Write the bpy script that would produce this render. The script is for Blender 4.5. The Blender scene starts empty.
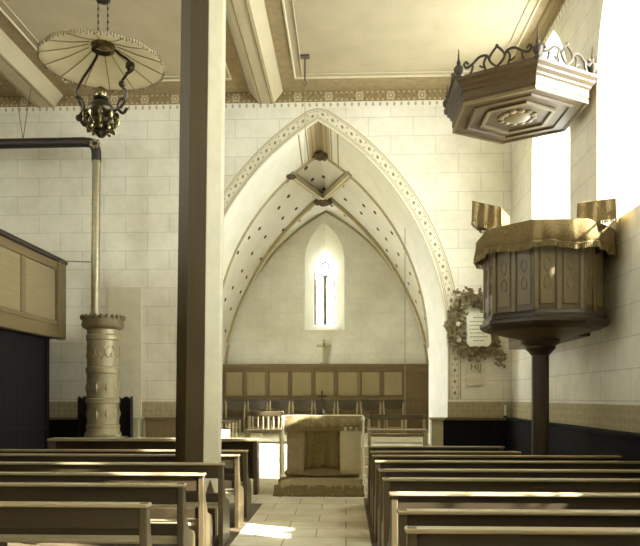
import bpy, bmesh, math, random
from mathutils import Vector, Matrix
random.seed(7)
PI = math.pi
C = bpy.context.scene.collection
SC = bpy.context.scene

# ------------------------------------------------------------------ camera maths
F = 680.0; EYE = 1.65; HZ = 397.0; VPX = 346.0
YAW = math.atan((VPX - 320) / F)
RGT = Vector((math.cos(YAW), math.sin(YAW), 0)); FWD = Vector((-math.sin(YAW), math.cos(YAW), 0))
def at(px, py, Y):
    """point of the plane y = Y seen at that place of the photograph"""
    d = FWD + RGT * ((px - 320) / F) + Vector((0, 0, (HZ - py) / F))
    t = Y / d.y
    return Vector((d.x * t, Y, EYE + d.z * t))

# ------------------------------------------------------------------ materials
def c(r, g, b):
    f = lambda v: (v / 255 / 12.92) if v / 255 <= .04045 else ((v / 255 + .055) / 1.055) ** 2.4
    return (f(r), f(g), f(b), 1)
class NB:
    def __init__(s, name):
        s.m = bpy.data.materials.new(name); s.m.use_nodes = True
        s.t = s.m.node_tree; s.n = s.t.nodes; s.l = s.t.links
        s.b = s.n['Principled BSDF']; s._uv = None; s._ob = None
    def new(s, typ, **kw):
        x = s.n.new(typ)
        for k, v in kw.items(): setattr(x, k, v)
        return x
    def put(s, sock, v):
        if hasattr(v, 'links'): s.l.new(v, sock)
        elif v is not None: sock.default_value = v
    def math(s, op, a, b=None, cc=None):
        x = s.new('ShaderNodeMath', operation=op)
        s.put(x.inputs[0], a)
        if b is not None: s.put(x.inputs[1], b)
        if cc is not None: s.put(x.inputs[2], cc)
        return x.outputs[0]
    def mix(s, f, a, b, mode='MIX'):
        x = s.new('ShaderNodeMix', data_type='RGBA', blend_type=mode)
        s.put(x.inputs[0], f); s.put(x.inputs[6], a); s.put(x.inputs[7], b)
        return x.outputs[2]
    def obj(s):
        if not s._ob: s._ob = s.new('ShaderNodeTexCoord')
        return s._ob.outputs['Object']
    def geo(s):
        return s.new('ShaderNodeNewGeometry').outputs['Position']
    def uv(s):
        if not s._ob: s._ob = s.new('ShaderNodeTexCoord')
        return s._ob.outputs['UV']
    def xyz(s, v):
        x = s.new('ShaderNodeSeparateXYZ'); s.l.new(v, x.inputs[0]); return x.outputs
    def comb(s, a, b, cc=0.0):
        x = s.new('ShaderNodeCombineXYZ'); s.put(x.inputs[0], a); s.put(x.inputs[1], b); s.put(x.inputs[2], cc); return x.outputs[0]
    def noise(s, vec, scale, detail=4, rough=.6):
        x = s.new('ShaderNodeTexNoise'); s.l.new(vec, x.inputs['Vector'])
        x.inputs['Scale'].default_value = scale; x.inputs['Detail'].default_value = detail; x.inputs['Roughness'].default_value = rough
        return x.outputs['Fac']
    def scale(s, vec, sx, sy, sz):
        x = s.new('ShaderNodeMapping'); s.l.new(vec, x.inputs[0]); x.inputs['Scale'].default_value = (sx, sy, sz); return x.outputs[0]
    def ramp(s, f, stops):
        x = s.new('ShaderNodeValToRGB'); s.put(x.inputs[0], f)
        e = x.color_ramp.elements
        while len(e) < len(stops): e.new(.5)
        for q, (p, col) in zip(e, stops): q.position = p; q.color = col
        return x.outputs[0]
    def bump(s, h, st=.2, d=.01):
        x = s.new('ShaderNodeBump'); s.put(x.inputs['Height'], h)
        x.inputs['Strength'].default_value = st; x.inputs['Distance'].default_value = d
        s.l.new(x.outputs[0], s.b.inputs['Normal'])
    def done(s, col, rough=.6, metal=0.0, spec=.5):
        s.put(s.b.inputs['Base Color'], col); s.put(s.b.inputs['Roughness'], rough)
        s.b.inputs['Metallic'].default_value = metal
        s.b.inputs['Specular IOR Level'].default_value = spec
        return s.m
def k(col, f): return (col[0] * f, col[1] * f, col[2] * f, 1)

def plain(name, col, rough=.6, var=.12, scale=6, metal=0.0, bump=.1, spec=.5):
    b = NB(name); n = b.noise(b.geo(), scale, 5)
    cc = b.ramp(n, [(.3, k(col, 1 - var)), (.7, k(col, 1 + var))])
    if bump: b.bump(n, bump, .01)
    return b.done(cc, rough, metal, spec)
def wood(name, col, axis='x', rough=.5, var=.3, spec=.4):
    b = NB(name); v = b.geo()
    sc = {'x': (1.2, 22, 22), 'y': (22, 1.2, 22), 'z': (22, 22, 1.2)}[axis]
    n = b.noise(b.scale(v, *sc), 1.0, 6, .65); n2 = b.noise(v, 2.5, 3)
    cc = b.ramp(n, [(.25, k(col, 1 - var)), (.55, col), (.8, k(col, 1 + var))])
    cc = b.mix(b.math('MULTIPLY', n2, .5), cc, k(col, .7))
    b.bump(n, .15, .006)
    return b.done(cc, rough, 0, spec)

LIME = c(236, 230, 209)
def ashlar(name, axes, col=LIME, line=.70, band=True, bw=.95, bh=.40, top=None):
    b = NB(name); p = b.xyz(b.geo()); u = p[axes[0]]; z = p[2]
    br = b.new('ShaderNodeTexBrick'); b.l.new(b.comb(u, z), br.inputs['Vector'])
    br.offset = .5; br.inputs['Scale'].default_value = 1
    br.inputs['Brick Width'].default_value = bw; br.inputs['Row Height'].default_value = bh
    br.inputs['Mortar Size'].default_value = .007; br.inputs['Mortar Smooth'].default_value = .3
    br.inputs['Color1'].default_value = col; br.inputs['Color2'].default_value = k(col, .955); br.inputs['Mortar'].default_value = k(col, line)
    n = b.noise(b.geo(), .7, 6, .65); n2 = b.noise(b.geo(), 9, 4)
    cc = b.mix(1, br.outputs['Color'], b.ramp(n, [(.32, (.80, .77, .71, 1)), (.62, (1, 1, 1, 1))]), 'MULTIPLY')
    cc = b.mix(1, cc, b.ramp(n2, [(.3, (.93, .93, .92, 1)), (.7, (1, 1, 1, 1))]), 'MULTIPLY')
    if band:   # painted dado frieze above the wainscot
        f = b.math('MULTIPLY', b.math('GREATER_THAN', z, 1.15), b.math('LESS_THAN', z, 1.55))
        vo = b.new('ShaderNodeTexVoronoi'); b.l.new(b.comb(u, z), vo.inputs['Vector']); vo.inputs['Scale'].default_value = 9
        vo.inputs['Randomness'].default_value = .35
        pc = b.ramp(vo.outputs['Distance'], [(.2, c(158, 145, 108)), (.6, c(174, 161, 124))])
        cc = b.mix(f, cc, pc)
    b.bump(n2, .12, .006)
    return b.done(cc, .85, 0, .2)

def soffit_mat(xc):
    b = NB('painted_reveal_plaster'); p = b.xyz(b.geo())
    x = b.math('ABSOLUTE', b.math('SUBTRACT', p[0], xc))
    n = b.noise(b.geo(), 3, 5)
    cc = b.ramp(n, [(.3, c(222, 217, 196)), (.7, c(234, 229, 210))])
    s1 = b.math('LESS_THAN', x, .24)
    cc = b.mix(s1, cc, c(182, 164, 130))
    for q in (.06, .16, .27, .42):
        f = b.math('LESS_THAN', b.math('ABSOLUTE', b.math('SUBTRACT', x, q)), .014)
        cc = b.mix(f, cc, c(150, 134, 100))
    b.bump(n, .08, .006)
    return b.done(cc, .85, 0, .2)

def band_mat():     # painted border round the arch: u along, v across, in metres
    b = NB('painted_arch_border'); u, v, _ = b.xyz(b.uv())
    n = b.noise(b.geo(), 5, 5)
    base = b.ramp(n, [(.3, c(208, 199, 168)), (.7, c(222, 214, 188))])
    w = .30
    for q, h in ((.02, .012), (.06, .007), (w - .06, .007), (w - .02, .012)):
        base = b.mix(b.math('LESS_THAN', b.math('ABSOLUTE', b.math('SUBTRACT', v, q)), h), base, c(172, 158, 122))
    fu = b.math('SUBTRACT', b.math('FRACT', b.math('DIVIDE', u, .24)), .5)
    du = b.math('MULTIPLY', fu, .24); dv = b.math('SUBTRACT', v, w / 2)
    d = b.math('SQRT', b.math('ADD', b.math('MULTIPLY', du, du), b.math('MULTIPLY', dv, dv)))
    base = b.mix(b.math('LESS_THAN', d, .034), base, c(146, 132, 96))
    fu2 = b.math('SUBTRACT', b.math('FRACT', b.math('ADD', b.math('DIVIDE', u, .24), .5)), .5)
    du = b.math('MULTIPLY', fu2, .24)
    for s in (-1, 1):
        dv = b.math('SUBTRACT', v, w / 2 + s * .05)
        d = b.math('SQRT', b.math('ADD', b.math('MULTIPLY', du, du), b.math('MULTIPLY', dv, dv)))
        base = b.mix(b.math('LESS_THAN', d, .022), base, c(176, 162, 126))
    return b.done(base, .85, 0, .2)

def frieze_mat():   # u along, v up from bottom; .12 of drop fringe then the brown band with rosettes
    b = NB('painted_cornice_frieze'); u, v, _ = b.xyz(b.uv())
    n = b.noise(b.scale(b.uv(), 14, 14, 1), 1, 4)
    brown = b.ramp(n, [(.35, c(124, 105, 68)), (.65, c(154, 134, 96))])
    cx = .33
    fu = b.math('SUBTRACT', b.math('FRACT', b.math('DIVIDE', u, .66)), .5)
    du = b.math('MULTIPLY', fu, .66); dv = b.math('SUBTRACT', v, .24)
    d = b.math('SQRT', b.math('ADD', b.math('MULTIPLY', du, du), b.math('MULTIPLY', dv, dv)))
    brown = b.mix(b.math('LESS_THAN', d, .085), brown, c(190, 176, 138))
    brown = b.mix(b.math('LESS_THAN', d, .055), brown, c(152, 132, 94))
    brown = b.mix(b.math('LESS_THAN', d, .025), brown, c(200, 188, 150))
    fu = b.math('SUBTRACT', b.math('FRACT', b.math('DIVIDE', u, .11)), .5)
    du = b.math('MULTIPLY', fu, .11)
    for q in (.16, .32):
        dv = b.math('SUBTRACT', v, q)
        d = b.math('SQRT', b.math('ADD', b.math('MULTIPLY', du, du), b.math('MULTIPLY', dv, dv)))
        brown = b.mix(b.math('LESS_THAN', d, .024), brown, c(178, 162, 122))
    low = c(226, 220, 198)
    dv = b.math('MULTIPLY', b.math('SUBTRACT', v, .06), .6)
    fu = b.math('SUBTRACT', b.math('FRACT', b.math('DIVIDE', u, .15)), .5)
    du = b.math('MULTIPLY', fu, .15)
    d = b.math('SQRT', b.math('ADD', b.math('MULTIPLY', du, du), b.math('MULTIPLY', dv, dv)))
    lowc = b.mix(b.math('LESS_THAN', d, .026), low, c(176, 164, 128))
    cc = b.mix(b.math('GREATER_THAN', v, .12), lowc, brown)
    return b.done(cc, .8, 0, .2)

def vault_mat():
    b = NB('painted_vault_plaster')
    n = b.noise(b.geo(), 1.3, 6)
    cc = b.ramp(n, [(.3, c(222, 217, 198)), (.7, c(236, 232, 215))])
    vo = b.new('ShaderNodeTexVoronoi'); vo.voronoi_dimensions = '2D'; vo.inputs['Randomness'].default_value = .45
    b.l.new(b.scale(b.uv(), 1, .5, 1), vo.inputs['Vector']); vo.inputs['Scale'].default_value = 1.85
    f = b.math('LESS_THAN', vo.outputs['Distance'], .10)
    cc = b.mix(f, cc, c(88, 74, 52))
    return b.done(cc, .85, 0, .2)

def flags():
    b = NB('worn_flagstones'); p = b.xyz(b.geo())
    br = b.new('ShaderNodeTexBrick'); b.l.new(b.comb(p[0], p[1]), br.inputs['Vector'])
    br.inputs['Scale'].default_value = 1; br.inputs['Brick Width'].default_value = .72; br.inputs['Row Height'].default_value = .5
    br.inputs['Mortar Size'].default_value = .008
    br.inputs['Color1'].default_value = c(212, 202, 172); br.inputs['Color2'].default_value = c(198, 186, 152); br.inputs['Mortar'].default_value = c(150, 138, 108)
    n = b.noise(b.geo(), 2.2, 6)
    cc = b.mix(1, br.outputs['Color'], b.ramp(n, [(.3, (.78, .76, .72, 1)), (.65, (1, 1, 1, 1))]), 'MULTIPLY')
    b.bump(n, .1, .01)
    return b.done(cc, .7, 0, .3)

def velvet(name, col, scale=40):
    b = NB(name); n = b.noise(b.geo(), scale, 4); n2 = b.noise(b.geo(), 4, 4)
    cc = b.ramp(n, [(.3, k(col, .7)), (.7, k(col, 1.25))])
    cc = b.mix(b.math('MULTIPLY', n2, .4), cc, k(col, .65))
    b.bump(n, .4, .01)
    return b.done(cc, .95, 0, .1)
def brocade(name, col, col2):
    b = NB(name); vo = b.new('ShaderNodeTexVoronoi'); b.l.new(b.geo(), vo.inputs['Vector']); vo.inputs['Scale'].default_value = 16
    cc = b.ramp(vo.outputs['Distance'], [(.25, col), (.5, col2)])
    n = b.noise(b.geo(), 60, 3); b.bump(n, .3, .004)
    return b.done(cc, .85, 0, .2)
def glass_mat(name='window_glass', op=.1):
    b = NB(name); tr = b.new('ShaderNodeBsdfTransparent'); tr.inputs[0].default_value = (.93, .93, .90, 1)
    mx = b.new('ShaderNodeMixShader'); mx.inputs[0].default_value = op
    b.done(c(225, 222, 205), .15)
    b.l.new(tr.outputs[0], mx.inputs[1]); b.l.new(b.b.outputs[0], mx.inputs[2])
    b.l.new(mx.outputs[0], b.n['Material Output'].inputs[0]); return b.m
def shade_mat():
    b = NB('milk_glass_shade'); tl = b.new('ShaderNodeBsdfTranslucent'); tl.inputs[0].default_value = c(240, 234, 212)
    mx = b.new('ShaderNodeMixShader'); mx.inputs[0].default_value = .35
    n = b.noise(b.geo(), 12, 4)
    b.done(b.ramp(n, [(.3, c(226, 219, 194)), (.7, c(240, 235, 215))]), .4)
    b.l.new(b.b.outputs[0], mx.inputs[1]); b.l.new(tl.outputs[0], mx.inputs[2])
    b.l.new(mx.outputs[0], b.n['Material Output'].inputs[0]); return b.m

XC = -.60     # chancel axis
M = dict(
    wall_back=ashlar('painted_ashlar_back', (0,)), wall_side=ashlar('painted_ashlar_side', (1,), bw=1.0),
    chancel=ashlar('chancel_ashlar', (0,), col=c(238, 235, 222), line=.86, band=False, bw=.9, bh=.42),
    chancel_side=ashlar('chancel_ashlar_side', (1,), col=c(238, 235, 222), line=.86, band=False),
    reveal=plain('window_reveal_plaster', c(228, 222, 198), .85, .05, 3, spec=.2),
    soffit=soffit_mat(XC), band=band_mat(), frieze=frieze_mat(), vault=vault_mat(),
    rib=plain('painted_rib', c(172, 158, 122), .8, .12, 8, spec=.2), ribline=plain('rib_moulding_cream', c(222, 214, 186), .8, .06, 8, spec=.2),
    boss=plain('carved_boss', c(88, 74, 46), .7, .4, 30),
    ceil=plain('ceiling_plaster', c(180, 166, 134), .85, .07, 1.6, spec=.2),
    ceilband=plain('ceiling_border_brown', c(156, 137, 101), .8, .15, 7, spec=.2),
    ceilmould=plain('ceiling_moulding', c(210, 199, 166), .8, .06, 8, spec=.2),
    beam=wood('beam_painted', c(196, 182, 146), 'y', .7, .1), beamline=plain('beam_line_brown', c(140, 122, 84), .8, .1, 8),
    floor=flags(), boards=wood('floor_boards', c(90, 76, 52), 'x', .7, .25),
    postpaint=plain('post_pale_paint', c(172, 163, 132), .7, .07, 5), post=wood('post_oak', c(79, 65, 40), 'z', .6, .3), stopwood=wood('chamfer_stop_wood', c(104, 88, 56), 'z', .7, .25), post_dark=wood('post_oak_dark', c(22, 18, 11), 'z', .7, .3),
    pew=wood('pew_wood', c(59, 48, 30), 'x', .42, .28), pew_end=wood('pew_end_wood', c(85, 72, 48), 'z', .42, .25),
    pew_top=wood('pew_lit_worn_edge', c(163, 147, 111), 'x', .32, .2),  # paler than pew wood: lit and worn top edges put into the colour
    dark=wood('dark_panelling', c(26, 22, 22), 'z', .75, .35, .15), dark_top=wood('panelling_moulding', c(120, 100, 66), 'x', .5, .2),
    brownpanel=wood('brown_panelling', c(126, 106, 74), 'z', .6, .2),
    stile=wood('panelling_frame', c(120, 100, 66), 'z', .55, .25), field=wood('panelling_field', c(158, 142, 102), 'z', .6, .16),
    gal=wood('gallery_front', c(147, 131, 93), 'y', .6, .16), galrail=wood('gallery_rail', c(58, 46, 32), 'y', .5, .3), galmould=wood('gallery_moulding', c(124, 106, 70), 'y', .5, .2),
    pale=plain('pale_pier_paint', c(170, 160, 122), .7, .08, 8),
    canopy=wood('canopy_wood', c(82, 64, 34), 'x', .45, .3), pulpit=wood('pulpit_wood', c(92, 76, 46), 'z', .4, .3), pulpit_l=wood('pulpit_panel_wood', c(116, 100, 65), 'z', .45, .25), pulpit_d=wood('pulpit_dark_wood', c(60, 48, 28), 'x', .45, .3),
    cloth=velvet('pulpit_cloth', c(122, 104, 68)), fringe=velvet('cloth_fringe', c(146, 128, 88), 90),
    altarcloth=brocade('altar_brocade', c(156, 140, 100), c(138, 121, 82)), drape=velvet('altar_drape', c(124, 108, 68), 30),
    linen=plain('pale_linen', c(190, 178, 142), .9, .06, 14, spec=.1), lace=plain('white_lace', c(226, 220, 194), .9, .05, 30, spec=.1),
    altarwood=plain('altar_wood', c(150, 132, 94), .7, .12, 8),
    rug=velvet('rug_pile', c(128, 112, 72), 60), rugtop=velvet('rug_top', c(170, 154, 112), 60),
    paint=plain('white_paint', c(226, 220, 196), .5, .05, 8), step=plain('step_stone', c(200, 190, 158), .7, .1, 4), riser=plain('step_riser_wood', c(136, 118, 84), .7, .15, 6),
    iron=plain('stove_sheet_iron', c(158, 146, 112), .42, .14, 12, .35), irondark=plain('cast_iron_dark', c(112, 98, 66), .55, .3, 25, .2),
    black=plain('blackened_sheet', c(40, 34, 36), .6, .2, 10), pipe=plain('stovepipe_metal', c(150, 138, 106), .38, .15, 10, .5), pipedark=plain('stovepipe_black', c(52, 42, 34), .5, .3, 14, .3),
    brass=plain('aged_brass', c(120, 108, 74), .25, .3, 30, .85), bronze=plain('lamp_bronze', c(62, 54, 40), .3, .3, 25, .7),
    shade=shade_mat(), shaderib=plain('shade_rib', c(170, 150, 112), .5, .1, 10), bead=plain('bead_fringe', c(120, 106, 72), .4, .4, 60),
    glass=glass_mat(), obscured=glass_mat('obscured_glass', .6), lead=plain('window_lead', c(150, 142, 116), .6, .1, 10), tracery=plain('window_tracery', c(150, 140, 112), .8, .08, 10),
    leaf=plain('wreath_leaf', c(122, 106, 66), .6, .35, 22), flower=plain('paper_flower', c(228, 222, 196), .8, .05, 10),
    plaque=plain('plaque_paper', c(228, 224, 200), .8, .04, 10), ink=plain('sepia_ink', c(112, 102, 72), .8, .1, 10),
    ribbon=plain('sign_paper', c(208, 198, 166), .8, .05, 10), chair=wood('chair_dark_wood', c(64, 53, 30), 'x', .45, .3), chairpost=wood('chair_post_wood', c(178, 162, 122), 'z', .45, .15),
    bench=wood('bench_wood', c(90, 75, 48), 'x', .5, .25), wire=plain('thin_wire', c(150, 140, 108), .5, .1, 10), hook=plain('hook_iron', c(92, 78, 54), .5, .2, 10),
    candle=plain('candle_wax', c(232, 228, 206), .5, .03, 10), dullsheet=plain('dull_wall_sheet', c(206, 196, 166), .7, .08, 4),
)

# ------------------------------------------------------------------ mesh builder
ORG = {}
class MB:
    def __init__(s): s.v = []; s.f = []; s.uv = {}; s.mi = {}
    def add(s, vs, fs, mi=0):
        o = len(s.v); s.v += [Vector(p) for p in vs]
        for f in fs:
            if mi: s.mi[len(s.f)] = mi
            s.f.append([o + i for i in f])
        return s
    def box(s, x0, x1, y0, y1, z0, z1, mi=0):
        return s.add([(x, y, z) for x in (x0, x1) for y in (y0, y1) for z in (z0, z1)],
                     [(0, 1, 3, 2), (4, 6, 7, 5), (0, 4, 5, 1), (2, 3, 7, 6), (0, 2, 6, 4), (1, 5, 7, 3)], mi)
    def loft(s, rings, caps=True, closed=True, mi=0, endcap=False):
        n = len(rings[0]); vs = [p for r in rings for p in r]; fs = []
        for i in range(len(rings) - 1):
            for j in range(n if closed else n - 1):
                a = i * n + j; b = i * n + (j + 1) % n
                fs.append((a, b, b + n, a + n))
        if endcap: fs.append(tuple(range((len(rings) - 1) * n, len(rings) * n)))
        if caps: fs.append(tuple(range(n))[::-1]); fs.append(tuple(range((len(rings) - 1) * n, len(rings) * n)))
        return s.add(vs, fs, mi)
    def lathe(s, prof, cx=0, cy=0, n=24, rot=0, caps=True):
        return s.loft([[(cx + r * math.cos(rot + 2 * PI * j / n), cy + r * math.sin(rot + 2 * PI * j / n), z) for j in range(n)] for r, z in prof], caps)
    def tube(s, pts, r, n=8, caps=True):
        pts = [Vector(p) for p in pts]; rr = r if isinstance(r, (list, tuple)) else [r] * len(pts)
        rings = []; up = None
        for i, p in enumerate(pts):
            t = (pts[min(i + 1, len(pts) - 1)] - pts[max(i - 1, 0)]).normalized()
            if up is None: up = Vector((0, 0, 1)) if abs(t.z) < .9 else Vector((1, 0, 0))
            a = t.cross(up).normalized(); b = a.cross(t).normalized(); up = b
            rings.append([p + (a * math.cos(2 * PI * j / n) + b * math.sin(2 * PI * j / n)) * rr[i] for j in range(n)])
        return s.loft(rings, caps)
    def cyl(s, p0, p1, r0, r1=None, n=10): return s.tube([p0, p1], [r0, r0 if r1 is None else r1], n)
    def prism(s, poly, fn, d0, d1):
        return s.loft([[fn(a, b, d0) for a, b in poly], [fn(a, b, d1) for a, b in poly]])
    def ball(s, ctr, r, n=10, m=6):
        r = r if isinstance(r, (tuple, list)) else (r, r, r); ctr = Vector(ctr)
        rings = []
        for i in range(m + 1):
            th = PI * (i + .02) / (m + .04) - PI / 2
            rings.append([ctr + Vector((r[0] * math.cos(th) * math.cos(2 * PI * j / n), r[1] * math.cos(th) * math.sin(2 * PI * j / n), r[2] * math.sin(th))) for j in range(n)])
        return s.loft(rings)
    def build(s, name, mat, parent=None, origin=None, angle=38, bevel=0, smooth=True):
        if parent is not None: o3 = ORG[parent.name]
        elif origin is not None: o3 = Vector(origin)
        else: o3 = Vector((0, 0, 0))
        me = bpy.data.meshes.new(name)
        me.from_pydata([tuple(p - o3) for p in s.v], [], s.f); 
        for m_ in (mat if isinstance(mat, (list, tuple)) else [mat]): me.materials.append(m_)
        if s.uv:
            ul = me.uv_layers.new(name='UVMap')
            for p in me.polygons:
                if p.index in s.uv:
                    for li, q in zip(p.loop_indices, s.uv[p.index]): ul.data[li].uv = q
        for i, m_ in s.mi.items(): me.polygons[i].material_index = m_
        if True:
            bm = bmesh.new(); bm.from_mesh(me)
            if s.uv: bmesh.ops.remove_doubles(bm, verts=bm.verts, dist=1e-4)
            bmesh.ops.recalc_face_normals(bm, faces=bm.faces); bm.to_mesh(me); bm.free()
        if smooth:
            me.polygons.foreach_set('use_smooth', [True] * len(me.polygons)); me.set_sharp_from_angle(angle=math.radians(angle))
        ob = bpy.data.objects.new(name, me); C.objects.link(ob)
        if parent is not None: ob.parent = parent
        else: ob.location = o3
        ORG[ob.name] = o3
        if bevel:
            bv = ob.modifiers.new('bevel', 'BEVEL'); bv.width = bevel; bv.segments = 2; bv.limit_method = 'ANGLE'
        return ob
def tag(o, label=None, cat=None, group=None, kind=None):
    for a, b in (('label', label), ('category', cat), ('group', group), ('kind', kind)):
        if b: o[a] = b
    return o
def thing(name, label, cat, loc=(0, 0, 0), group=None):
    o = bpy.data.objects.new(name, None); C.objects.link(o); o.location = loc; o.empty_display_size = .1
    ORG[o.name] = Vector(loc); return tag(o, label, cat, group)
def struct(o): return tag(o, kind='structure')
def copy_tree(o, loc, label, rz=None, group=None):
    r = o.copy(); C.objects.link(r); r.location = loc; r['label'] = label
    if rz is not None: r.rotation_euler.z = rz
    ORG[r.name] = Vector(loc)
    for ch in o.children:
        d = ch.copy(); C.objects.link(d); d.parent = r
        for g in ch.children:
            e = g.copy(); C.objects.link(e); e.parent = d
    return r
def spline(pts, n=6):
    pts = [Vector(p) for p in pts]; out = []
    for i in range(len(pts) - 1):
        p0 = pts[max(i - 1, 0)]; p1 = pts[i]; p2 = pts[i + 1]; p3 = pts[min(i + 2, len(pts) - 1)]
        for j in range(n):
            t = j / n
            out.append(.5 * ((2 * p1) + (p2 - p0) * t + (2 * p0 - 5 * p1 + 4 * p2 - p3) * t * t + (3 * p1 - p0 - 3 * p2 + p3) * t ** 3))
    return out + [pts[-1]]

# ------------------------------------------------------------------ pointed arches and walls
class Arch:
    def __init__(s, w, spring, rise): s.w = w; s.s = spring; s.h = rise; s.R = (w * w + rise * rise) / (2 * w)
    def z(s, x):
        q = abs(x) + s.R - s.w
        return s.s + math.sqrt(max(s.R ** 2 - q * q, 0))
    def pts(s, n=14, extra=0.0):
        """points from left spring over the apex to right spring"""
        a1 = math.atan2(s.h, s.R - s.w); R = s.R + extra
        if extra: a1 = math.acos((s.R - s.w) / R)
        h = []
        for i in range(n + 1):
            a = a1 * i / n
            h.append((R * math.cos(a) - (s.R - s.w), s.s + R * math.sin(a)))
        return [(-x, z) for x, z in h] + [(x, z) for x, z in h[::-1][1:]]
def arch_wall(name, mp, u0, u1, z0, z1, holes, t, mats):
    """wall with pointed openings; hole: uc, arch in front, arch behind, sill in front, sill behind"""
    mb = MB(); N = 14
    for side in (0, 1):
        d = t * side; cur = u0
        for (uc, A, B, s0, s1) in holes:
            a = (A, B)[side]; sill = (s0, s1)[side]
            mb.add([mp(cur, z0, d), mp(uc - a.w, z0, d), mp(uc - a.w, z1, d), mp(cur, z1, d)], [(0, 1, 2, 3)])
            pp = a.pts(N)
            for (xa, za), (xb, zb) in zip(pp[:-1], pp[1:]):
                mb.add([mp(uc + xa, za, d), mp(uc + xb, zb, d), mp(uc + xb, z1, d), mp(uc + xa, z1, d)], [(0, 1, 2, 3)])
            if sill > z0: mb.add([mp(uc - a.w, z0, d), mp(uc + a.w, z0, d), mp(uc + a.w, sill, d), mp(uc - a.w, sill, d)], [(0, 1, 2, 3)])
            cur = uc + a.w
        mb.add([mp(cur, z0, d), mp(u1, z0, d), mp(u1, z1, d), mp(cur, z1, d)], [(0, 1, 2, 3)])
    for (uc, A, B, s0, s1) in holes:
        ca = [(-A.w, s0)] + A.pts(N) + [(A.w, s0)]; cb = [(-B.w, s1)] + B.pts(N) + [(B.w, s1)]
        K = 3
        rings = []
        for i in range(K + 1):
            f = i / K
            rings.append([mp(uc + xa + (xb - xa) * f, za + (zb - za) * f, t * f) for (xa, za), (xb, zb) in zip(ca, cb)])
        mb.loft(rings, caps=False, closed=s0 > z0, mi=1)
    for (ua, ub) in ((u0, u0), (u1, u1)):
        mb.add([mp(ua, z0, 0), mp(ua, z0, t), mp(ua, z1, t), mp(ua, z1, 0)], [(0, 1, 2, 3)])
    mb.add([mp(u0, z1, 0), mp(u1, z1, 0), mp(u1, z1, t), mp(u0, z1, t)], [(0, 1, 2, 3)])
    return struct(mb.build(name, mats))
def strip(name, A, B, mat, w, kind=True):
    """ribbon between two point rows, uv in metres"""
    mb = MB(); L = 0
    for i in range(len(A) - 1):
        d = (Vector(A[i + 1]) - Vector(A[i])).length
        mb.add([A[i], A[i + 1], B[i + 1], B[i]], [(0, 1, 2, 3)])
        mb.uv[len(mb.f) - 1] = [(L, 0), (L + d, 0), (L + d, w), (L, w)]; L += d
    return mb

YB = 14.5; TB = 1.4; XR = 3.5; XL = -10.6; ZC = EYE + 6.53; YF = -5.0; YE = 20.5
# floor and ceiling
struct(MB().box(XL - .3, XR + .8, YF - .3, YE + 1.0, -.3, 0).build('floor', M['floor'], smooth=False))
struct(MB().box(XL - .3, XR + .8, YF - .3, YB + .05, ZC, ZC + .25).build('ceiling', M['ceil'], smooth=False))
# chancel arch wall
A0 = Arch(2.75, EYE + 1.08, 4.83); A1 = Arch(2.52, EYE + 1.15, 4.55)
arch_wall('wall_back', lambda u, z, d: (u, YB + d, z), XL, XR + .8, 0, ZC + .2, [(XC, A0, A1, 0, 0)], TB, [M['wall_back'], M['soffit']])
# right wall with tall pointed windows
def win(yc, wi, wo, sill, spring, rise): return (yc, Arch(wi, spring, rise), Arch(wo, spring - .05, rise - .25), sill, sill + .2)
RW = [win(.6, .95, .85, 3.2, 6.0, 1.85), win(3.72, .62, .54, 2.4, 6.0, 1.5), win(5.95, .6, .46, 3.5, 6.0, 1.4), win(8.55, 1.08, .88, 3.95, 6.0, 1.95), win(11.86, 1.08, .95, 3.9, 6.1, 1.9)]
arch_wall('wall_right', lambda u, z, d: (XR + d, u, z), YF, YB + .1, 0, ZC + .2, RW, .8, [M['wall_side'], M['reveal']])
FILL_LW = [(-1.5, Arch(1.3, 6.0, 1.7), Arch(1.2, 6.0, 1.55), 4.4, 4.6), (2.2, Arch(1.3, 6.0, 1.7), Arch(1.2, 6.0, 1.55), 4.4, 4.6), (5.9, Arch(1.3, 6.0, 1.7), Arch(1.2, 6.0, 1.55), 4.4, 4.6)]  # unseen windows added to send fill light to the right wall and pulpit
arch_wall('wall_left', lambda u, z, d: (XL - d, u, z), YF, YB + .1, 0, ZC + .2, FILL_LW, .7, [M['wall_side'], M['reveal']])
# wall behind the photographer with two tall windows
WW = []
arch_wall('wall_front', lambda u, z, d: (u, YF - d, z), XL, XR + .8, 0, ZC + .2, WW, .6, [M['wall_back'], M['reveal']])

def glazing(n, mp, A, sill, d, bars=5, rows=6, thick=.035, gl='glass'):
    """leaded window set into an opening: frame, glass, bars"""
    g = MB(); pp = A.pts(14); ring = [(-A.w, sill)] + pp + [(A.w, sill)]
    g.add([mp(x, z, d) for x, z in ring], [tuple(range(len(ring)))])
    w = struct(g.build('window_%d' % n, M[gl], smooth=False))
    f = MB(); f.tube([mp(x, z, d) for x, z in ring + [ring[0]]], thick * 1.3, 6); 
    f.build('window_frame', M['lead'], w)
    b = MB()
    for i in range(1, bars):
        x = -A.w + 2 * A.w * i / bars; b.tube([mp(x, sill, d), mp(x, A.z(x), d)], thick * .5, 5)
    for i in range(1, rows):
        z = sill + (A.s - sill) * i / (rows - 1); b.tube([mp(-A.w, z, d), mp(A.w, z, d)], thick * .5, 5)
    b.build('glazing_bars', M['lead'], w)
    return w
n = 1
for (uc, A, B, s0, s1) in RW:
    glazing(n, lambda x, z, d, uc=uc: (XR + d, uc + x, z), B, s1, .74, 4, 7); n += 1
for (uc, A, B, s0, s1) in WW:
    glazing(n, lambda x, z, d, uc=uc: (uc + x, YF - d, z), B, s1, .55, 4, 7); n += 1

for (uc, A, B, s0, s1) in FILL_LW:  # panes of the added left-hand fill windows
    glazing(n, lambda x, z, d, uc=uc: (XL - d, uc + x, z), B, s1, .65, 4, 7); n += 1

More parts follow.
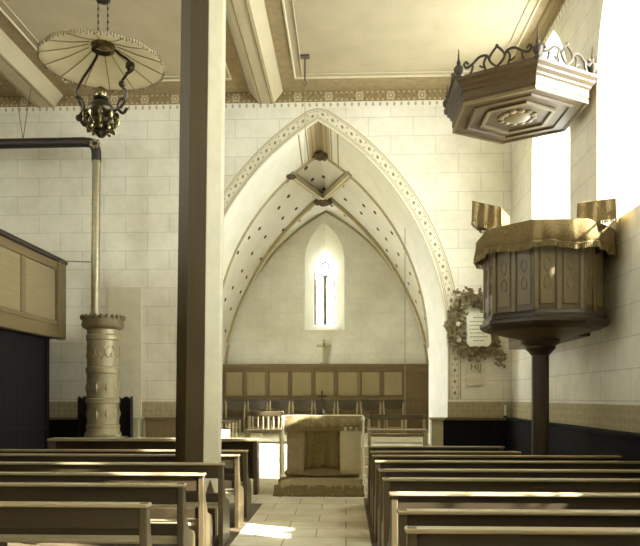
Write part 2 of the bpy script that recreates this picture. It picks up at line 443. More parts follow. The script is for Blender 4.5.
# painted frieze at the head of the back wall and the border round the arch
z0 = ZC - .36
tr = strip('t', [(x, YB - .012, z0) for x in (XL, XR)], [(x, YB - .012, ZC) for x in (XL, XR)], None, .36)
struct(tr.build('trim_1', M['frieze'], smooth=False))
tr = strip('t', [(XR - .012, y, z0) for y in (YF, YB)], [(XR - .012, y, ZC) for y in (YF, YB)], None, .36)
struct(tr.build('trim_2', M['frieze'], smooth=False))
inner = A0.pts(24, .015); outer = A0.pts(24, .29)
jamb = 1.6
ia = [(-A0.w - .015, jamb)] + inner + [(A0.w + .015, jamb)]; oa = [(-A0.w - .29, jamb)] + outer + [(A0.w + .29, jamb)]
tr = strip('t', [(XC + x, YB - .012, z) for x, z in ia], [(XC + x, YB - .012, min(z, z0)) for x, z in oa], None, .30)
struct(tr.build('trim_3', M['band'], smooth=False))
# cream arris roll on the front edge of the arch
struct(MB().tube([(XC + x, YB - .01, z) for x, z in A0.pts(24)], .028, 8).build('trim_4', M['ribline']))

# ceiling: longitudinal beams, brown borders and cream mouldings round every field
def beam(nm, xa, xb):
    zb = EYE + 6.27; p = [(xa - .16, ZC), (xa, zb + .06), (xa + .03, zb), (xb - .03, zb), (xb, zb + .06), (xb + .16, ZC)]
    b = MB().prism(p, lambda a, q, d: (a, d, q), YF, YB - .02).build(nm, M['beam'], angle=20)
    l = MB()
    for x in (xa + .09, xb - .09): l.box(x - .012, x + .012, YF, YB - .03, zb - .012, zb + .004)
    l.build('painted_line', M['beamline'], b, smooth=False)
    return struct(b)
beam('trim_5', -1.90, -1.50); beam('trim_6', -6.72, -6.26)
def field(i, xa, xb):
    ya, yb = YF + .1, YB - .02; w = .30; zz = ZC - .015; m = MB()
    m.box(xa, xa + w, ya, yb, zz, ZC + .01); m.box(xb - w, xb, ya, yb, zz, ZC + .01)
    m.box(xa + w, xb - w, yb - .62, yb, zz, ZC + .01); m.box(xa + w, xb - w, ya, ya + w, zz, ZC + .01)
    b = m.build('trim_%d' % i, M['ceilband'], smooth=False)
    r = MB(); q = [(xa + w, yb - .62), (xb - w, yb - .62), (xb - w, ya + w), (xa + w, ya + w), (xa + w, yb - .62)]
    for o, rr in ((0, .022), (.16, .009)):
        qq = [(xa + w + o, yb - .62 - o), (xb - w - o, yb - .62 - o), (xb - w - o, ya + w + o), (xa + w + o, ya + w + o)]
        for (ax, ay), (bx, by) in zip(qq, qq[1:] + qq[:1]): r.cyl((ax, ay, zz), (bx, by, zz), rr, n=6)
    r.build('moulding', M['ceilmould'], b)
    return struct(b)
field(7, -1.34, XR - .02); field(8, -6.10, -2.06); field(9, XL + .05, -6.88)
# the wooden cornice on the right wall
struct(MB().prism([(0, 0), (-.16, 0), (-.15, -.05), (-.09, -.08), (-.06, -.15), (0, -.17)], lambda a, q, d: (XR + a, d, ZC + q - .015), YF, YB - .03).build('trim_10', M['beamline']))

# ------------------------------------------------------------------ chancel
WV = 3.1; ZF = .58
for i, (y, z) in enumerate(((14.18, .19), (14.45, .385), (14.72, ZF))):
    x0, x1 = XC - 2.5, XC + 2.42
    s_ = MB().box(x0, x1, y, 16.2, i * .1925, z).build('chancel_step', M['step'], bevel=.012)
    tag(s_, kind='structure')
struct(MB().box(XC - WV, XC + WV, YB + TB - .2, YE + .05, .3, ZF).build('floor_chancel', M['step'], smooth=False))
def vp(f, Y):     # vault section at depth Y: returns arch
    t = (Y - 15.9) / (YE - 15.9)
    return Arch(WV, EYE + .5, 5.28 - .16 * t)
CW = [(at(324.5, 300, YE).x, Arch(.60, EYE + 4.1, 1.15), Arch(.33, EYE + 3.75, .75), EYE + 2.0, EYE + 2.25)]
cw = [(a, A, B, s, s2) for a, A, B, s, s2 in CW]
arch_wall('wall_chancel_back', lambda u, z, d: (u, YE + d, z), XC - WV - .3, XC + WV + .3, 0, 8.6, cw, .75, [M['chancel'], M['reveal']])
struct(MB().box(XC + WV, XC + WV + .3, YB + TB, YE, 0, 8).build('wall_chancel_right', M['chancel_side'], smooth=False))
FILL_HW = [(16.75, Arch(.68, 3.0, .95), Arch(.66, 3.0, .95), 1.0, 1.0)]  # unseen side opening added to let more daylight onto the vault
arch_wall('wall_chancel_left', lambda u, z, d: (XC - WV - d, u, z), YB + TB, YE, 0, 8, FILL_HW, .5, [M['chancel_side'], M['reveal']])
# vault web as a shell, cut away at the added daylight opening
mb = MB(); NY = 20; NA = 18; rows = []
for j in range(NY + 1):
    Y = 15.86 + (YE - 15.86) * j / NY; a = vp(0, Y); pp = a.pts(NA)
    rows.append((Y, pp))
def arc_len(pp):
    L = [0]
    for p, q in zip(pp[:-1], pp[1:]): L.append(L[-1] + math.hypot(q[0] - p[0], q[1] - p[1]))
    return [l - L[-1] / 2 for l in L]
for j in range(NY):
    (Ya, pa), (Yb, pb) = rows[j], rows[j + 1]; la, lb = arc_len(pa), arc_len(pb)
    for i in range(len(pa) - 1):
        xm = (pa[i][0] + pa[i + 1][0]) / 2; zm = (pa[i][1] + pa[i + 1][1]) / 2
        if xm < 0 and zm < 4.1 and any(abs((Ya + Yb) / 2 - h[0]) < .7 for h in FILL_HW): continue   # gap in the left-hand web for the added daylight opening
        mb.add([(XC + pa[i][0], Ya, pa[i][1]), (XC + pa[i + 1][0], Ya, pa[i + 1][1]), (XC + pb[i + 1][0], Yb, pb[i + 1][1]), (XC + pb[i][0], Yb, pb[i][1])], [(0, 1, 2, 3)])
        mb.uv[len(mb.f) - 1] = [(la[i], Ya), (la[i + 1], Ya), (lb[i + 1], Yb), (lb[i], Yb)]
v_ = mb.build('ceiling_chancel_vault', M['vault']); tag(v_, kind='structure')
# ribs
BOSS = Vector((at(323, 205, 18.9).x, 18.9, 0)); BOSS.z = vp(0, 18.9).z(BOSS.x - XC) - .16
def rib(nm, pts, r=.075, prnt=None):
    o = MB().tube(pts, r, 8).build(nm, M['rib'], prnt); return o
r0 = None
for sx in (-1, 1):
    pts = []
    for i in range(9):
        t = i / 8; X = .72 * sx * t + (BOSS.x - XC) * (1 - t) + XC; Y = BOSS.y + (15.8 - BOSS.y) * t
        zz = BOSS.z + .05 + ((EYE + 5.22) - BOSS.z - .05) * t
        pts.append((X, Y, zz))
    o = rib('rib', pts, .10); tag(o, kind='structure')
    for q in (-.05, .05): MB().tube([(p[0] + q, p[1], p[2] - .085) for p in pts], .025, 6).build('roll_moulding', M['ribline'], o)
    pts = []
    for i in range(19):
        t = i / 18; x = (BOSS.x - XC) + (sx * 2.98 - (BOSS.x - XC)) * (t ** 1.0); Y = BOSS.y + (YE - .12 - BOSS.y) * min(1, t * 1.25)
        pts.append((XC + x, Y, max(vp(0, Y).z(x), .6) - .04))
    o = rib('rib', pts, .07); tag(o, kind='structure')
    MB().tube([(p[0] - sx * .05, p[1] - .03, p[2] - .06) for p in pts], .022, 6).build('roll_moulding', M['ribline'], o)
# wall rib and arch rib at both ends of the web
o = rib('rib', [(XC + x * .985, YE - .03, z - .03) for x, z in vp(0, YE).pts(20)], .035); tag(o, kind='structure')
o = rib('rib', [(XC + x, YB + TB + .02, z + .0) for x, z in A1.pts(20)], .045); tag(o, kind='structure')
def boss(nm, ctr, r, label):
    b = MB(); b.ball(ctr, (r * .55, r * .55, r * .6), 12, 6)
    for i in range(8):
        a = 2 * PI * i / 8 + .2; b.ball(Vector(ctr) + Vector((math.cos(a) * r * .75, math.sin(a) * r * .75, -.01)), (r * .36, r * .36, r * .3), 8, 5)
    return tag(b.build(nm, M['boss'], origin=ctr), label, 'boss')
boss('vault_boss', tuple(BOSS + Vector((0, 0, -.06))), .24, 'large dark carved leafy boss where the chancel vault ribs cross')
boss('vault_boss', (XC, YB + TB - .05, A1.z(0) - .07), .20, 'dark carved boss at the very apex of the chancel arch')
boss('vault_boss', (XC - .70, YB + TB - .06, A1.z(.70) - .03), .13, 'small dark boss at left where a short rib meets the arch')

# chancel window tracery
wx = CW[0][0]; B = CW[0][2]; gs = CW[0][4]
gw = glazing(20, lambda x, z, d: (wx + x, YE + d, z), B, gs, .66, 2, 2, .02, 'obscured')
t_ = MB()
for s in (-1, 1):
    la = Arch(.125, EYE + 3.62, .22)
    t_.tube([(wx + s * .155 - la.w, YE + .62, gs)] + [(wx + s * .155 + x, YE + .62, z) for x, z in la.pts(6)] + [(wx + s * .155 + la.w, YE + .62, gs)], .028, 6)
t_.box(wx - .045, wx + .045, YE + .58, YE + .66, gs, EYE + 3.8)
t_.tube([(wx + .12 * math.cos(a), YE + .62, EYE + 4.06 + .12 * math.sin(a)) for a in [i * PI / 8 for i in range(17)]], .03, 6)
t_.build('tracery', M['tracery'], gw)
MB().box(wx - .62, wx + .62, YE - .05, YE + .02, EYE + 1.93, EYE + 2.02).build('window_sill', M['reveal'], gw)

# choir panelling along the chancel end wall
pt = at(324, 364, YE - .25).z
pn = thing('choir_panelling', 'long brown oak panelling of upright fields along chancel end wall', 'panelling', (XC, YE - .1, ZF))
fx0, fx1 = XC - WV + .01, XC + WV - .01; yf = YE - .22
MB().box(fx0, fx1, yf + .03, YE - .001, ZF, pt - .08).build('backing', M['stile'], pn, smooth=False)
MB().box(fx0, fx1, yf - .06, YE - .001, pt - .10, pt).build('cornice', M['stile'], pn, bevel=.02)
MB().box(fx0, fx1, yf - .02, yf + .03, pt - .22, pt - .10).build('top_rail', M['stile'], pn, bevel=.008)
MB().box(fx0, fx1, yf - .02, yf + .03, EYE - .12, EYE + .02).build('bottom_rail', M['stile'], pn, bevel=.008)
edges = [at(p, 380, yf).x for p in (222, 244.5, 267.5, 290, 313.5, 336, 359.5, 382, 404)]
edges[0] = fx0 + .02
for i, e in enumerate(edges): MB().box(e - .045, e + .045, yf - .015, yf + .03, EYE + .02, pt - .22).build('stile', M['stile'], pn, bevel=.008)
for a, b in zip(edges[:-1], edges[1:]): MB().box(a + .065, b - .065, yf + .008, yf + .035, EYE + .04, pt - .24).build('panel', M['field'], pn, bevel=.01)
MB().box(edges[-1] + .045, fx1, yf + .0, yf + .035, EYE + .02, pt - .22).build('plain_panel', M['stile'], pn, smooth=False)
# pale crucifix standing on the panelling
q = at(324, 362, YE - .2)
cr = thing('crucifix', 'faint pale standing crucifix on panelling ledge beneath the chancel window', 'crucifix', (q.x, YE - .14, pt))
MB().lathe([(.12, pt), (.12, pt + .03), (.05, pt + .06)], q.x, YE - .14, 12).build('base', M['linen'], cr)
MB().box(q.x - .035, q.x + .035, YE - .17, YE - .12, pt + .05, pt + .74).build('upright', M['linen'], cr, bevel=.008)
MB().box(q.x - .22, q.x + .22, YE - .17, YE - .12, pt + .52, pt + .59).build('crossbar', M['linen'], cr, bevel=.008)
fig = MB(); fig.tube([(q.x, YE - .19, pt + .16), (q.x + .01, YE - .195, pt + .34), (q.x, YE - .19, pt + .5)], [.02, .035, .045], 8); fig.ball((q.x, YE - .2, pt + .58), .035)
fig.tube([(q.x - .19, YE - .185, pt + .56), (q.x, YE - .19, pt + .5), (q.x + .19, YE - .185, pt + .56)], .016, 6); fig.build('figure', M['linen'], cr)

# ------------------------------------------------------------------ choir chairs
def make_chair(loc, label):
    t = thing('choir_chair', label, 'chair', loc, 'wooden chairs in the chancel')
    o = Vector(loc)
    def P(mb, nm, m, bevel=0):
        mb.v = [p + o for p in mb.v]; return mb.build(nm, m, t, bevel=bevel)
    P(MB().prism([(-.27, -.21), (.27, -.21), (.26, .21), (-.26, .21)], lambda a, b, d: (a, b, d), .44, .47), 'seat', M['chair'], .008)
    for sx in (-1, 1):
        P(MB().tube([(sx * .2, -.18, 0), (sx * .2, -.18, .44)], [.016, .02], 8), 'leg', M['chairpost'])
        P(MB().tube(spline([(sx * .26, .25, 0), (sx * .26, .2, .42), (sx * .27, .22, .7), (sx * .285, .29, .985)], 4), .018, 8), 'back_post', M['chairpost'])
    n = 12; r1 = []; r2 = []
    for i in range(n + 1):
        f = -1 + 2 * i / n; x = f * .315; dep = .05 * (1 - f * f); hh = .10 + .20 * (1 - abs(f) ** 4) * .9
        y = .24 + dep
        r1.append([(x, y, .985 - hh), (x, y + .022, .985 - hh), (x, y + .045, .985), (x, y + .02, .99)])
    P(MB().loft(r1), 'backrest', M['chair'])
    P(MB().tube([(-.2, -.18, .22), (.2, -.18, .22)], .012, 6), 'stretcher', M['chairpost'])
    return t
xs = (234, 256.5, 279, 302, 324.5, 347.5, 371, 394)
ch0 = None
order = ['first', 'second', 'third', 'fourth', 'fifth', 'sixth', 'seventh', 'eighth']
for i, px in enumerate(xs):
    lo = at(px, 440, 19.2); lo.z = ZF
    lab = '%s dark-backed chair from the left in the row along the chancel panelling' % order[i]
    if i == 0: lab = 'leftmost dark-backed chair in the row along the chancel panelling'
    if i == 7: lab = 'rightmost dark-backed chair in the row along the chancel panelling'
    if ch0 is None: ch0 = make_chair(lo, lab)
    else: copy_tree(ch0, lo, lab)
for i, (px, Y) in enumerate(((222.5, 16.4), (226, 17.0), (229.5, 17.6))):
    lo = at(px, 430, Y); lo.z = ZF
    copy_tree(ch0, lo, 'chair seen edge on beside the octagonal post, %s of three at chancel left' % ('nearest', 'middle', 'farthest')[i], PI / 2 + .15)

# ------------------------------------------------------------------ pews
def make_pew(name, W, label, group, solid, cat='pew'):
    t = thing(name, label, cat, (0, 0, 0), group)
    prof = [(0, 0), (.44, 0), (.44, .40), (.40, .47), (.20, .53), (.11, .66), (.075, .88), (.05, .935), (.0, .935)]
    for x in (0, W - .055): MB().prism(prof, lambda a, b, d: (d, a, b), x, x + .055).build('end_panel', M['pew_end'], t, bevel=.008)
    if W > 3: MB().prism([(.03, 0), (.4, 0), (.4, .42), (.03, .42)], lambda a, b, d: (d, a, b), W / 2 - .02, W / 2 + .02).build('support', M['pew'], t)
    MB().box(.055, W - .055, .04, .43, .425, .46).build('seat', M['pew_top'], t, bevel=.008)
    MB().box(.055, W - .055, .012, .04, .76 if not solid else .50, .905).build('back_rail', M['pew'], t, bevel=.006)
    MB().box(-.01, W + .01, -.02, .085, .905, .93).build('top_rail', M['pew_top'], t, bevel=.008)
    if not solid: MB().box(.055, W - .055, .02, .045, .50, .60).build('lower_rail', M['pew'], t, bevel=.006)
    return t
LX0 = -5.55; LX1 = -1.34; RX0 = .335; RX1 = 3.35
lo_off = [53.5, 58, 66.5, 77, 88, 108, 133]; ro_off = [49, 54, 58, 63.5, 72, 81, 95.5, 113, 131]
H = EYE - .93
p0 = None; cnt = len(lo_off)
on = ['nearest', 'second nearest', 'third nearest', 'fourth nearest', 'fifth nearest', 'sixth nearest', 'seventh nearest', 'eighth nearest', 'farthest']
for i, off in enumerate(sorted(lo_off[:6], reverse=True)):
    Y = H * F / off; lab = '%s brown open-backed pew in the left-hand block' % (on[i] if i < 5 else 'farthest')
    if p0 is None: p0 = make_pew('pew', LX1 - LX0, lab, 'pews in the left block', False); p0.location = (LX0, Y, 0)
    else: copy_tree(p0, (LX0, Y, 0), lab)
p1 = None; ps = None
for i, off in enumerate(sorted(ro_off, reverse=True)):
    Y = H * F / off; lab = '%s brown solid-backed pew in the right-hand block by the pulpit wall' % on[i]
    if off in (49, 54):
        if ps is None: ps = make_pew('pew', 2.30 - RX0, lab, 'pews in the right block', True); ps.location = (RX0, Y, 0)
        else: copy_tree(ps, (RX0, Y, 0), lab)
        continue
    if p1 is None: p1 = make_pew('pew', RX1 - RX0, lab, 'pews in the right block', True); p1.location = (RX0, Y, 0)
    else: copy_tree(p1, (RX0, Y, 0), lab)
# front desk before the first left pew
dk = thing('front_desk', 'pale-topped book desk in front of the first left pew, near the altar', 'desk', (0, 0, 0))
ly = H * F / 43.0; xa = at(47, 440, ly).x; xb = at(257, 440, ly).x
MB().box(xa, xb, ly, ly + .32, .90, .945).build('top', M['pew_top'], dk, bevel=.01)
MB().box(xa + .06, xb - .06, ly + .20, ly + .235, .25, .90).build('front_panel', M['pew'], dk, bevel=.006)
for x in (xa, xb - .07): MB().box(x, x + .07, ly + .02, ly + .30, 0, .90).build('end_panel', M['pew_end'], dk, bevel=.01)
pb = at(224.5, 438, ly + .15)
tag(MB().prism([(-.09, 0), (.09, 0), (.085, .15), (-.085, .15)], lambda a, b, d: (pb.x + a, ly + .12 + d + b * .15, .945 + b), 0, .05).build('book', M['lace'], origin=(pb.x, ly + .15, .945), bevel=.005),
    'small white book standing on the pale front desk beside the post', 'book')
# timber plinths under the pew blocks
struct(MB().box(LX0 - .1, LX1 + .05, 3.0, 10.4, 0, .015).build('floor_boards', M['boards'], smooth=False))
struct(MB().box(RX0 - .05, XR - .01, 2.5, 11.0, 0, .015).build('floor_boards', M['boards'], smooth=False))

# ------------------------------------------------------------------ the post
py_ = 8.10; foot = at(198.6, 500, py_); head = at(205, 2, py_)
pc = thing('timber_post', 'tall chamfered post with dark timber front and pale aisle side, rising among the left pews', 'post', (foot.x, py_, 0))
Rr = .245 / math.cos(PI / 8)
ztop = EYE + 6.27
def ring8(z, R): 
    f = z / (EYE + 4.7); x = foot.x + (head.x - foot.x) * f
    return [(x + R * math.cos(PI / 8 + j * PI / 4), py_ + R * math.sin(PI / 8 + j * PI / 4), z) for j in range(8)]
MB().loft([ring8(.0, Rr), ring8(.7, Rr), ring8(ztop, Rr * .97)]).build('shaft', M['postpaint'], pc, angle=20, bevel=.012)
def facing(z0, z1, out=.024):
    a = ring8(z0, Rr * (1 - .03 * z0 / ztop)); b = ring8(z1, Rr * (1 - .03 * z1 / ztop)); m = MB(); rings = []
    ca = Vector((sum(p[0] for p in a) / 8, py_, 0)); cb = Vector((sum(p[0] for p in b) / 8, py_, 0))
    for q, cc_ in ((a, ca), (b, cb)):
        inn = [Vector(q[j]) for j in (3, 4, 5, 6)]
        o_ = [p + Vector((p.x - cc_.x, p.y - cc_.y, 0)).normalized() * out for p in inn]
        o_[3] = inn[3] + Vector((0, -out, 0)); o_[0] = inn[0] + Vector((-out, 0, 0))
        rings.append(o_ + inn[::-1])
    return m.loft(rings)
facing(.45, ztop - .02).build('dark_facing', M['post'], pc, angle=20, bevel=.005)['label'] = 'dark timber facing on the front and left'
for sx, sy in ((-1, -1), (1, -1), (1, 1), (-1, 1)):
    m_ = MB(); q = .245; s_ = .16
    a = [(foot.x + sx * q * .42, py_ + sy * q, 0), (foot.x + sx * q, py_ + sy * q, 0), (foot.x + sx * q, py_ + sy * q * .42, 0)]
    b = [Vector(p) + Vector((0, 0, .44)) for p in a]
    top = Vector((foot.x + sx * q * .71, py_ + sy * q * .71, .70))
    m_.add(a + b + [top], [(0, 1, 4, 3), (1, 2, 5, 4), (2, 0, 3, 5), (3, 4, 6), (4, 5, 6), (5, 3, 6), (0, 2, 1)])
    m_.build('chamfer_stop', M['stopwood'], pc)

# ------------------------------------------------------------------ gallery at left
GX = -5.9; gz1 = EYE + 2.84; gz0 = EYE + 1.19; gy = 13.95
ga = thing('gallery', 'panelled wooden gallery front projecting high at the left edge', 'gallery', (GX, 6, gz0))
MB().box(GX - .06, GX, YF + .2, gy, gz0 + .26, gz1 - .08).build('parapet', M['gal'], ga, smooth=False)
MB().box(GX - .14, GX + .09, YF + .2, gy + .06, gz1 - .09, gz1).build('hand_rail', M['galrail'], ga, bevel=.015)
MB().box(GX - .08, GX + .035, YF + .2, gy, gz1 - .26, gz1 - .09).build('top_moulding', M['galmould'], ga, bevel=.015)
MB().box(GX - .10, GX + .07, YF + .2, gy + .02, gz0, gz0 + .26).build('bottom_beam', M['galmould'], ga, bevel=.02)
MB().box(GX - .08, GX + .045, YF + .2, gy, gz0 + .26, gz0 + .36).build('bottom_moulding', M['galmould'], ga, bevel=.02)
for y in (12.2, 10.7, 9.2, 7.7, 6.2): MB().box(GX - .02, GX + .02, y - .09, y + .09, gz0 + .36, gz1 - .26).build('stile', M['galmould'], ga, bevel=.008)
MB().box(GX - .12, GX + .08, gy - .36, gy, gz0 + .02, gz1 - .09).build('end_post', M['galmould'], ga, bevel=.015)
MB().box(XL + .02, GX - .1, YF + .2, gy, gz0 + .02, gz0 + .2).build('deck', M['dark'], ga, smooth=False)
pt_ = thing('partition', 'dark boarded partition closing the space beneath the gallery', 'partition', (-6.02, 8, 0))
mb = MB(); yy = YF + .3
while yy < 13.4:
    mb.box(-6.06, -6.02, yy, min(yy + .23, 13.45), 0, gz0); yy += .235
mb.build('boards', M['dark'], pt_, smooth=False)
MB().box(-6.09, -5.98, 13.38, 13.5, 0, gz0).build('end_stud', M['dark'], pt_)
MB().box(-6.09, -5.99, YF + .3, 13.38, 1.0, 1.08).build('rail', M['dark'], pt_)

# ------------------------------------------------------------------ wainscots
def wains(i, x0, x1, m, y=YB):
    b = struct(MB().box(x0, x1, y - .12, y - .001, 0, 1.16).build('trim_%d' % i, m, smooth=False))
    MB().box(x0, x1, y - .17, y - .001, 1.16, 1.22).build('cap_moulding', M['dark_top'], b, bevel=.012)
    for kx in range(int((x1 - x0) / .55) + 1):
        x = x0 + kx * .55
        if x + .1 < x1: MB().box(x, x + .09, y - .135, y - .11, .1, 1.16).build('stile', m, b)
    return b
wains(11, 2.02, XR - .12, M['dark'])
wains(12, XL + .1, -4.72, M['dark']); wains(13, -4.28, XC - 2.78, M['brownpanel'])
def wains_r():
    b = struct(MB().box(XR - .12, XR - .001, YF, YB - .12, 0, 1.16).build('trim_14', M['dark'], smooth=False))
    MB().box(XR - .16, XR - .001, YF, YB - .12, 1.16, 1.22).build('cap_moulding', M['dark'], b, bevel=.012)
wains_r()
def pier(x, label):
    t = thing('wainscot_pier', label, 'pier', (x, YB - .15, 0))
    MB().box(x - .12, x + .12, YB - .28, YB - .002, 0, 1.17).build('shaft', M['pale'], t, bevel=.008)
    MB().box(x - .16, x + .16, YB - .32, YB - .002, 1.17, 1.225).build('cap', M['pale'], t, bevel=.012)
pier(1.90, 'short pale pier ending the dark wainscot at right foot of chancel arch')
pier(-4.50, 'short pale pier right of the stove, beside the brown wainscot')

# ------------------------------------------------------------------ altar, its carpeted platform and poles
AY = 11.55
pl = at(319, 495, AY - .25); pz = .26
xl = at(274, 495, AY - .2).x; xr = at(364, 495, AY - .2).x
struct(MB().box(xl + .06, xr - .02, AY - .1, AY + 1.5, 0, pz).build('altar_platform', M['riser'], bevel=.01))
rug = MB(); rows = []
prof = [(-.30, .012), (-.26, .05), (-.17, .16), (-.12, .255), (-.06, pz + .02), (.3, pz + .022), (.9, pz + .022)]
for (dy, z) in prof:
    inset = .10 * max(0, min(1, z / pz))
    rows.append([(xl + inset + (xr - inset * .4 - xl - inset) * i / 40 + random.uniform(-.006, .006), AY + dy + random.uniform(-.012, .012), max(.008, z + random.uniform(-.012, .012))) for i in range(41)])
rg = rug.loft(rows, caps=False, closed=False).build('rug', [M['rugtop']], origin=((xl + xr) / 2, AY, 0))
s_ = rg.modifiers.new('s', 'SOLIDIFY'); s_.thickness = .015; s_.offset = 1
tag(rg, 'thick shaggy rug spread over the low altar platform', 'rug')
fr = MB()
for i in range(150):
    x = xl + (xr - xl) * (i + .5) / 150; fr.tube([(x, AY - .15 + random.uniform(-.01, .01), .17), (x + random.uniform(-.01, .01), AY - .27, .06), (x + random.uniform(-.02, .02), AY - .32, .012)], .009, 5)
fr.build('fringe', M['rug'], rg)

ax0 = at(286.5, 440, AY).x; ax1 = at(361.5, 440, AY).x; az1 = at(320, 416, AY).z; ac = (ax0 + ax1) / 2
al = thing('altar', 'boxy altar table behind the shaggy rug, under its draped cloths', 'altar', (ac, AY + .4, pz))
MB().box(ax0 + .03, ax1 - .03, AY + .05, AY + .75, pz + .042, az1 - .05).build('body', M['altarwood'], al, bevel=.01)
MB().box(ax0, ax1, AY, AY + .8, az1 - .05, az1 - .012).build('top', M['altarwood'], al, bevel=.01)
for x in (ax0 + .10, ax1 - .12 ): MB().box(x - .06, x + .06, AY + .03, AY + .06, pz + .1, az1 - .1).build('pilaster', M['altarwood'], al, bevel=.008)
# brocade cloth over the top with a short valance, fringe at its hem
cl = MB(); z1 = az1
def fold(x, a=.012, w=19): return a * math.sin(x * w) + .5 * a * math.sin(x * w * 2.3 + 1)
rows = []
xsn = [ax0 - .03 + (ax1 - ax0 + .06) * i / 60 for i in range(61)]
hem = az1 - .21
rows.append([(x, AY + .82, z1) for x in xsn]); rows.append([(x, AY - .012, z1 + .003) for x in xsn]); rows.append([(x, AY - .03, z1 - .02) for x in xsn])
rows.append([(x, AY - .035 - abs(fold(x)), z1 - .12) for x in xsn]); rows.append([(x, AY - .04 - abs(fold(x, .02)), hem) for x in xsn])
acl = cl.loft(rows, caps=False, closed=False).build('altar_cloth', M['altarcloth'], origin=(ac, AY, az1)); sm = acl.modifiers.new('s', 'SOLIDIFY'); sm.thickness = .006; sm.offset = 1
tag(acl, 'brown brocade cloth over the altar top with a short fringed valance', 'altar cloth')
f_ = MB()
for i in range(110):
    x = ax0 - .03 + (ax1 - ax0 + .06) * (i + .5) / 110; f_.cyl((x, AY - .042 - abs(fold(x, .02)), hem + .01), (x, AY - .045 - abs(fold(x, .02)), hem - .045), .006, n=5)
f_.build('fringe', M['fringe'], acl)
MB().box(ax0 - .03, ax1 + .03, AY - .03, AY + .15, az1 + .003, az1 + .012).build('lace_edge', M['lace'], acl)
# draped dark antependium and pale cloth panels
def hanging(name, label, pa, pb, ya, yb, mat, amp, w, dy, swoop=0):
    a = at(pa, ya, AY - dy); b = at(pb, yb, AY - dy); n = 40; rows = []
    for j in range(9):
        t = j / 8; row = []
        for i in range(n + 1):
            s = i / n; x = a.x + (b.x - a.x) * s
            pinch = swoop * math.sin(PI * t) * (s - .5)
            z = a.z + (b.z - a.z) * t + .03 * swoop * t * math.sin(PI * s)
            row.append((x - pinch * .12, AY - dy - amp * (.25 + t) * (.5 + .5 * math.sin(s * w + swoop * t * 2.5)), z))
        rows.append(row)
    o = MB().loft(rows, caps=False, closed=False).build(name, mat, origin=(a.x, AY - dy, a.z)); q = o.modifiers.new('s', 'SOLIDIFY'); q.thickness = .006
    tag(o, label, 'cloth'); return o
hanging('antependium', 'dark draped cloth gathered in folds on the middle of altar front', 304, 341, 425, 470, M['drape'], .045, 17, .0, 1.0)
hanging('altar_side_cloth', 'pale plain cloth hanging on the right part of altar front', 340, 361, 427, 474, M['linen'], .02, 7, .05)
hanging('altar_side_cloth', 'dull pale cloth hanging on the left part of altar front', 287, 304.5, 427, 475, M['altarwood'], .02, 8, -.01)
def pole(px, pyb, pyt, label, lean):
    Y = AY - .12; a = at(px, pyb, Y); b = at(px + lean, pyt, Y); a.z = pz + .045
    t = thing('altar_pole', label, 'pole', tuple(a))
    MB().lathe([(.05, a.z), (.05, a.z + .02), (.02, a.z + .05)], a.x, Y, 12).build('foot', M['paint'], t)
    MB().tube([a + Vector((0, 0, .04)), a.lerp(b, .5), b], [.02, .019, .018], 8).build('shaft', M['paint'], t)
    MB().lathe([(.012, b.z - .02), (.034, b.z), (.03, b.z + .04), (.008, b.z + .08)], b.x, Y, 10).build('finial', M['paint'], t)
pole(283.5, 486, 420, 'slender white pole at the left front corner of the altar', -.5)
pole(363.5, 488, 420, 'slender white pole at the right front corner of the altar', -.5)
q = at(322, 413, AY + .4)
cx = thing('altar_crucifix', 'small dark crucifix standing in the middle of the altar top', 'crucifix', (q.x, AY + .4, az1))
MB().lathe([(.075, az1 + .013), (.075, az1 + .03), (.05, az1 + .06), (.035, az1 + .10), (.012, az1 + .12)], q.x, AY + .4, 16).build('base', M['bronze'], cx)
MB().box(q.x - .014, q.x + .014, AY + .39, AY + .415, az1 + .11, az1 + .43).build('upright', M['bronze'], cx, bevel=.004)
MB().box(q.x - .085, q.x + .085, AY + .39, AY + .415, az1 + .325, az1 + .352).build('crossbar', M['bronze'], cx, bevel=.004)
fg = MB(); fg.tube([(q.x, AY + .38, az1 + .18), (q.x + .005, AY + .378, az1 + .26), (q.x, AY + .38, az1 + .32)], [.008, .014, .018], 6); fg.ball((q.x, AY + .378, az1 + .36), .016, 8, 5); fg.build('figure', M['brass'], cx)

# ------------------------------------------------------------------ benches left and right of the altar
def bench(name, pxa, pxb, Y, zs, zt, zr, label, spin, cat='bench', rails=()):
    xa = at(pxa, 440, Y).x; xb = at(pxb, 440, Y).x
    t = thing(name, label, cat, ((xa + xb) / 2, Y, 0))
    MB().box(xa, xb, Y - .02, Y + .40, zs - .04, zs).build('seat', M['pew_top'], t, bevel=.008)
    MB().box(xa, xb, Y + .36, Y + .40, zt - .10, zt).build('back_rail', M['bench'], t, bevel=.008)
    for z in rails: MB().box(xa + .03, xb - .03, Y + .36, Y + .39, z, z + .05).build('cross_rail', M['pew_top'], t, bevel=.006)
    for x in (xa + .03, xb - .03):
        MB().box(x - .025, x + .025, Y + .36, Y + .41, 0, zt).build('back_post', M['chairpost'], t, bevel=.006)
        MB().box(x - .025, x + .025, Y, Y + .05, 0, zs - .04).build('leg', M['chairpost'], t, bevel=.006)
    for i in range(spin):
        x = xa + (xb - xa) * (i + 1) / (spin + 1)
        MB().tube([(x, Y + .38, zs), (x, Y + .375, zs + .2), (x, Y + .38, zt - .09)], [.011, .016, .011], 8).build('spindle', M['chairpost'], t)
bench('spindle_bench', 245, 282, 13.5, 1.0, 1.36, 0, 'spindle-backed bench left of the altar in front of chancel steps', 6)
bench('choir_bench', 368, 428, 13.2, 1.02, 1.30, 0, 'dark wooden bench with two pale rails right of the altar', 2, rails=(.86, ))

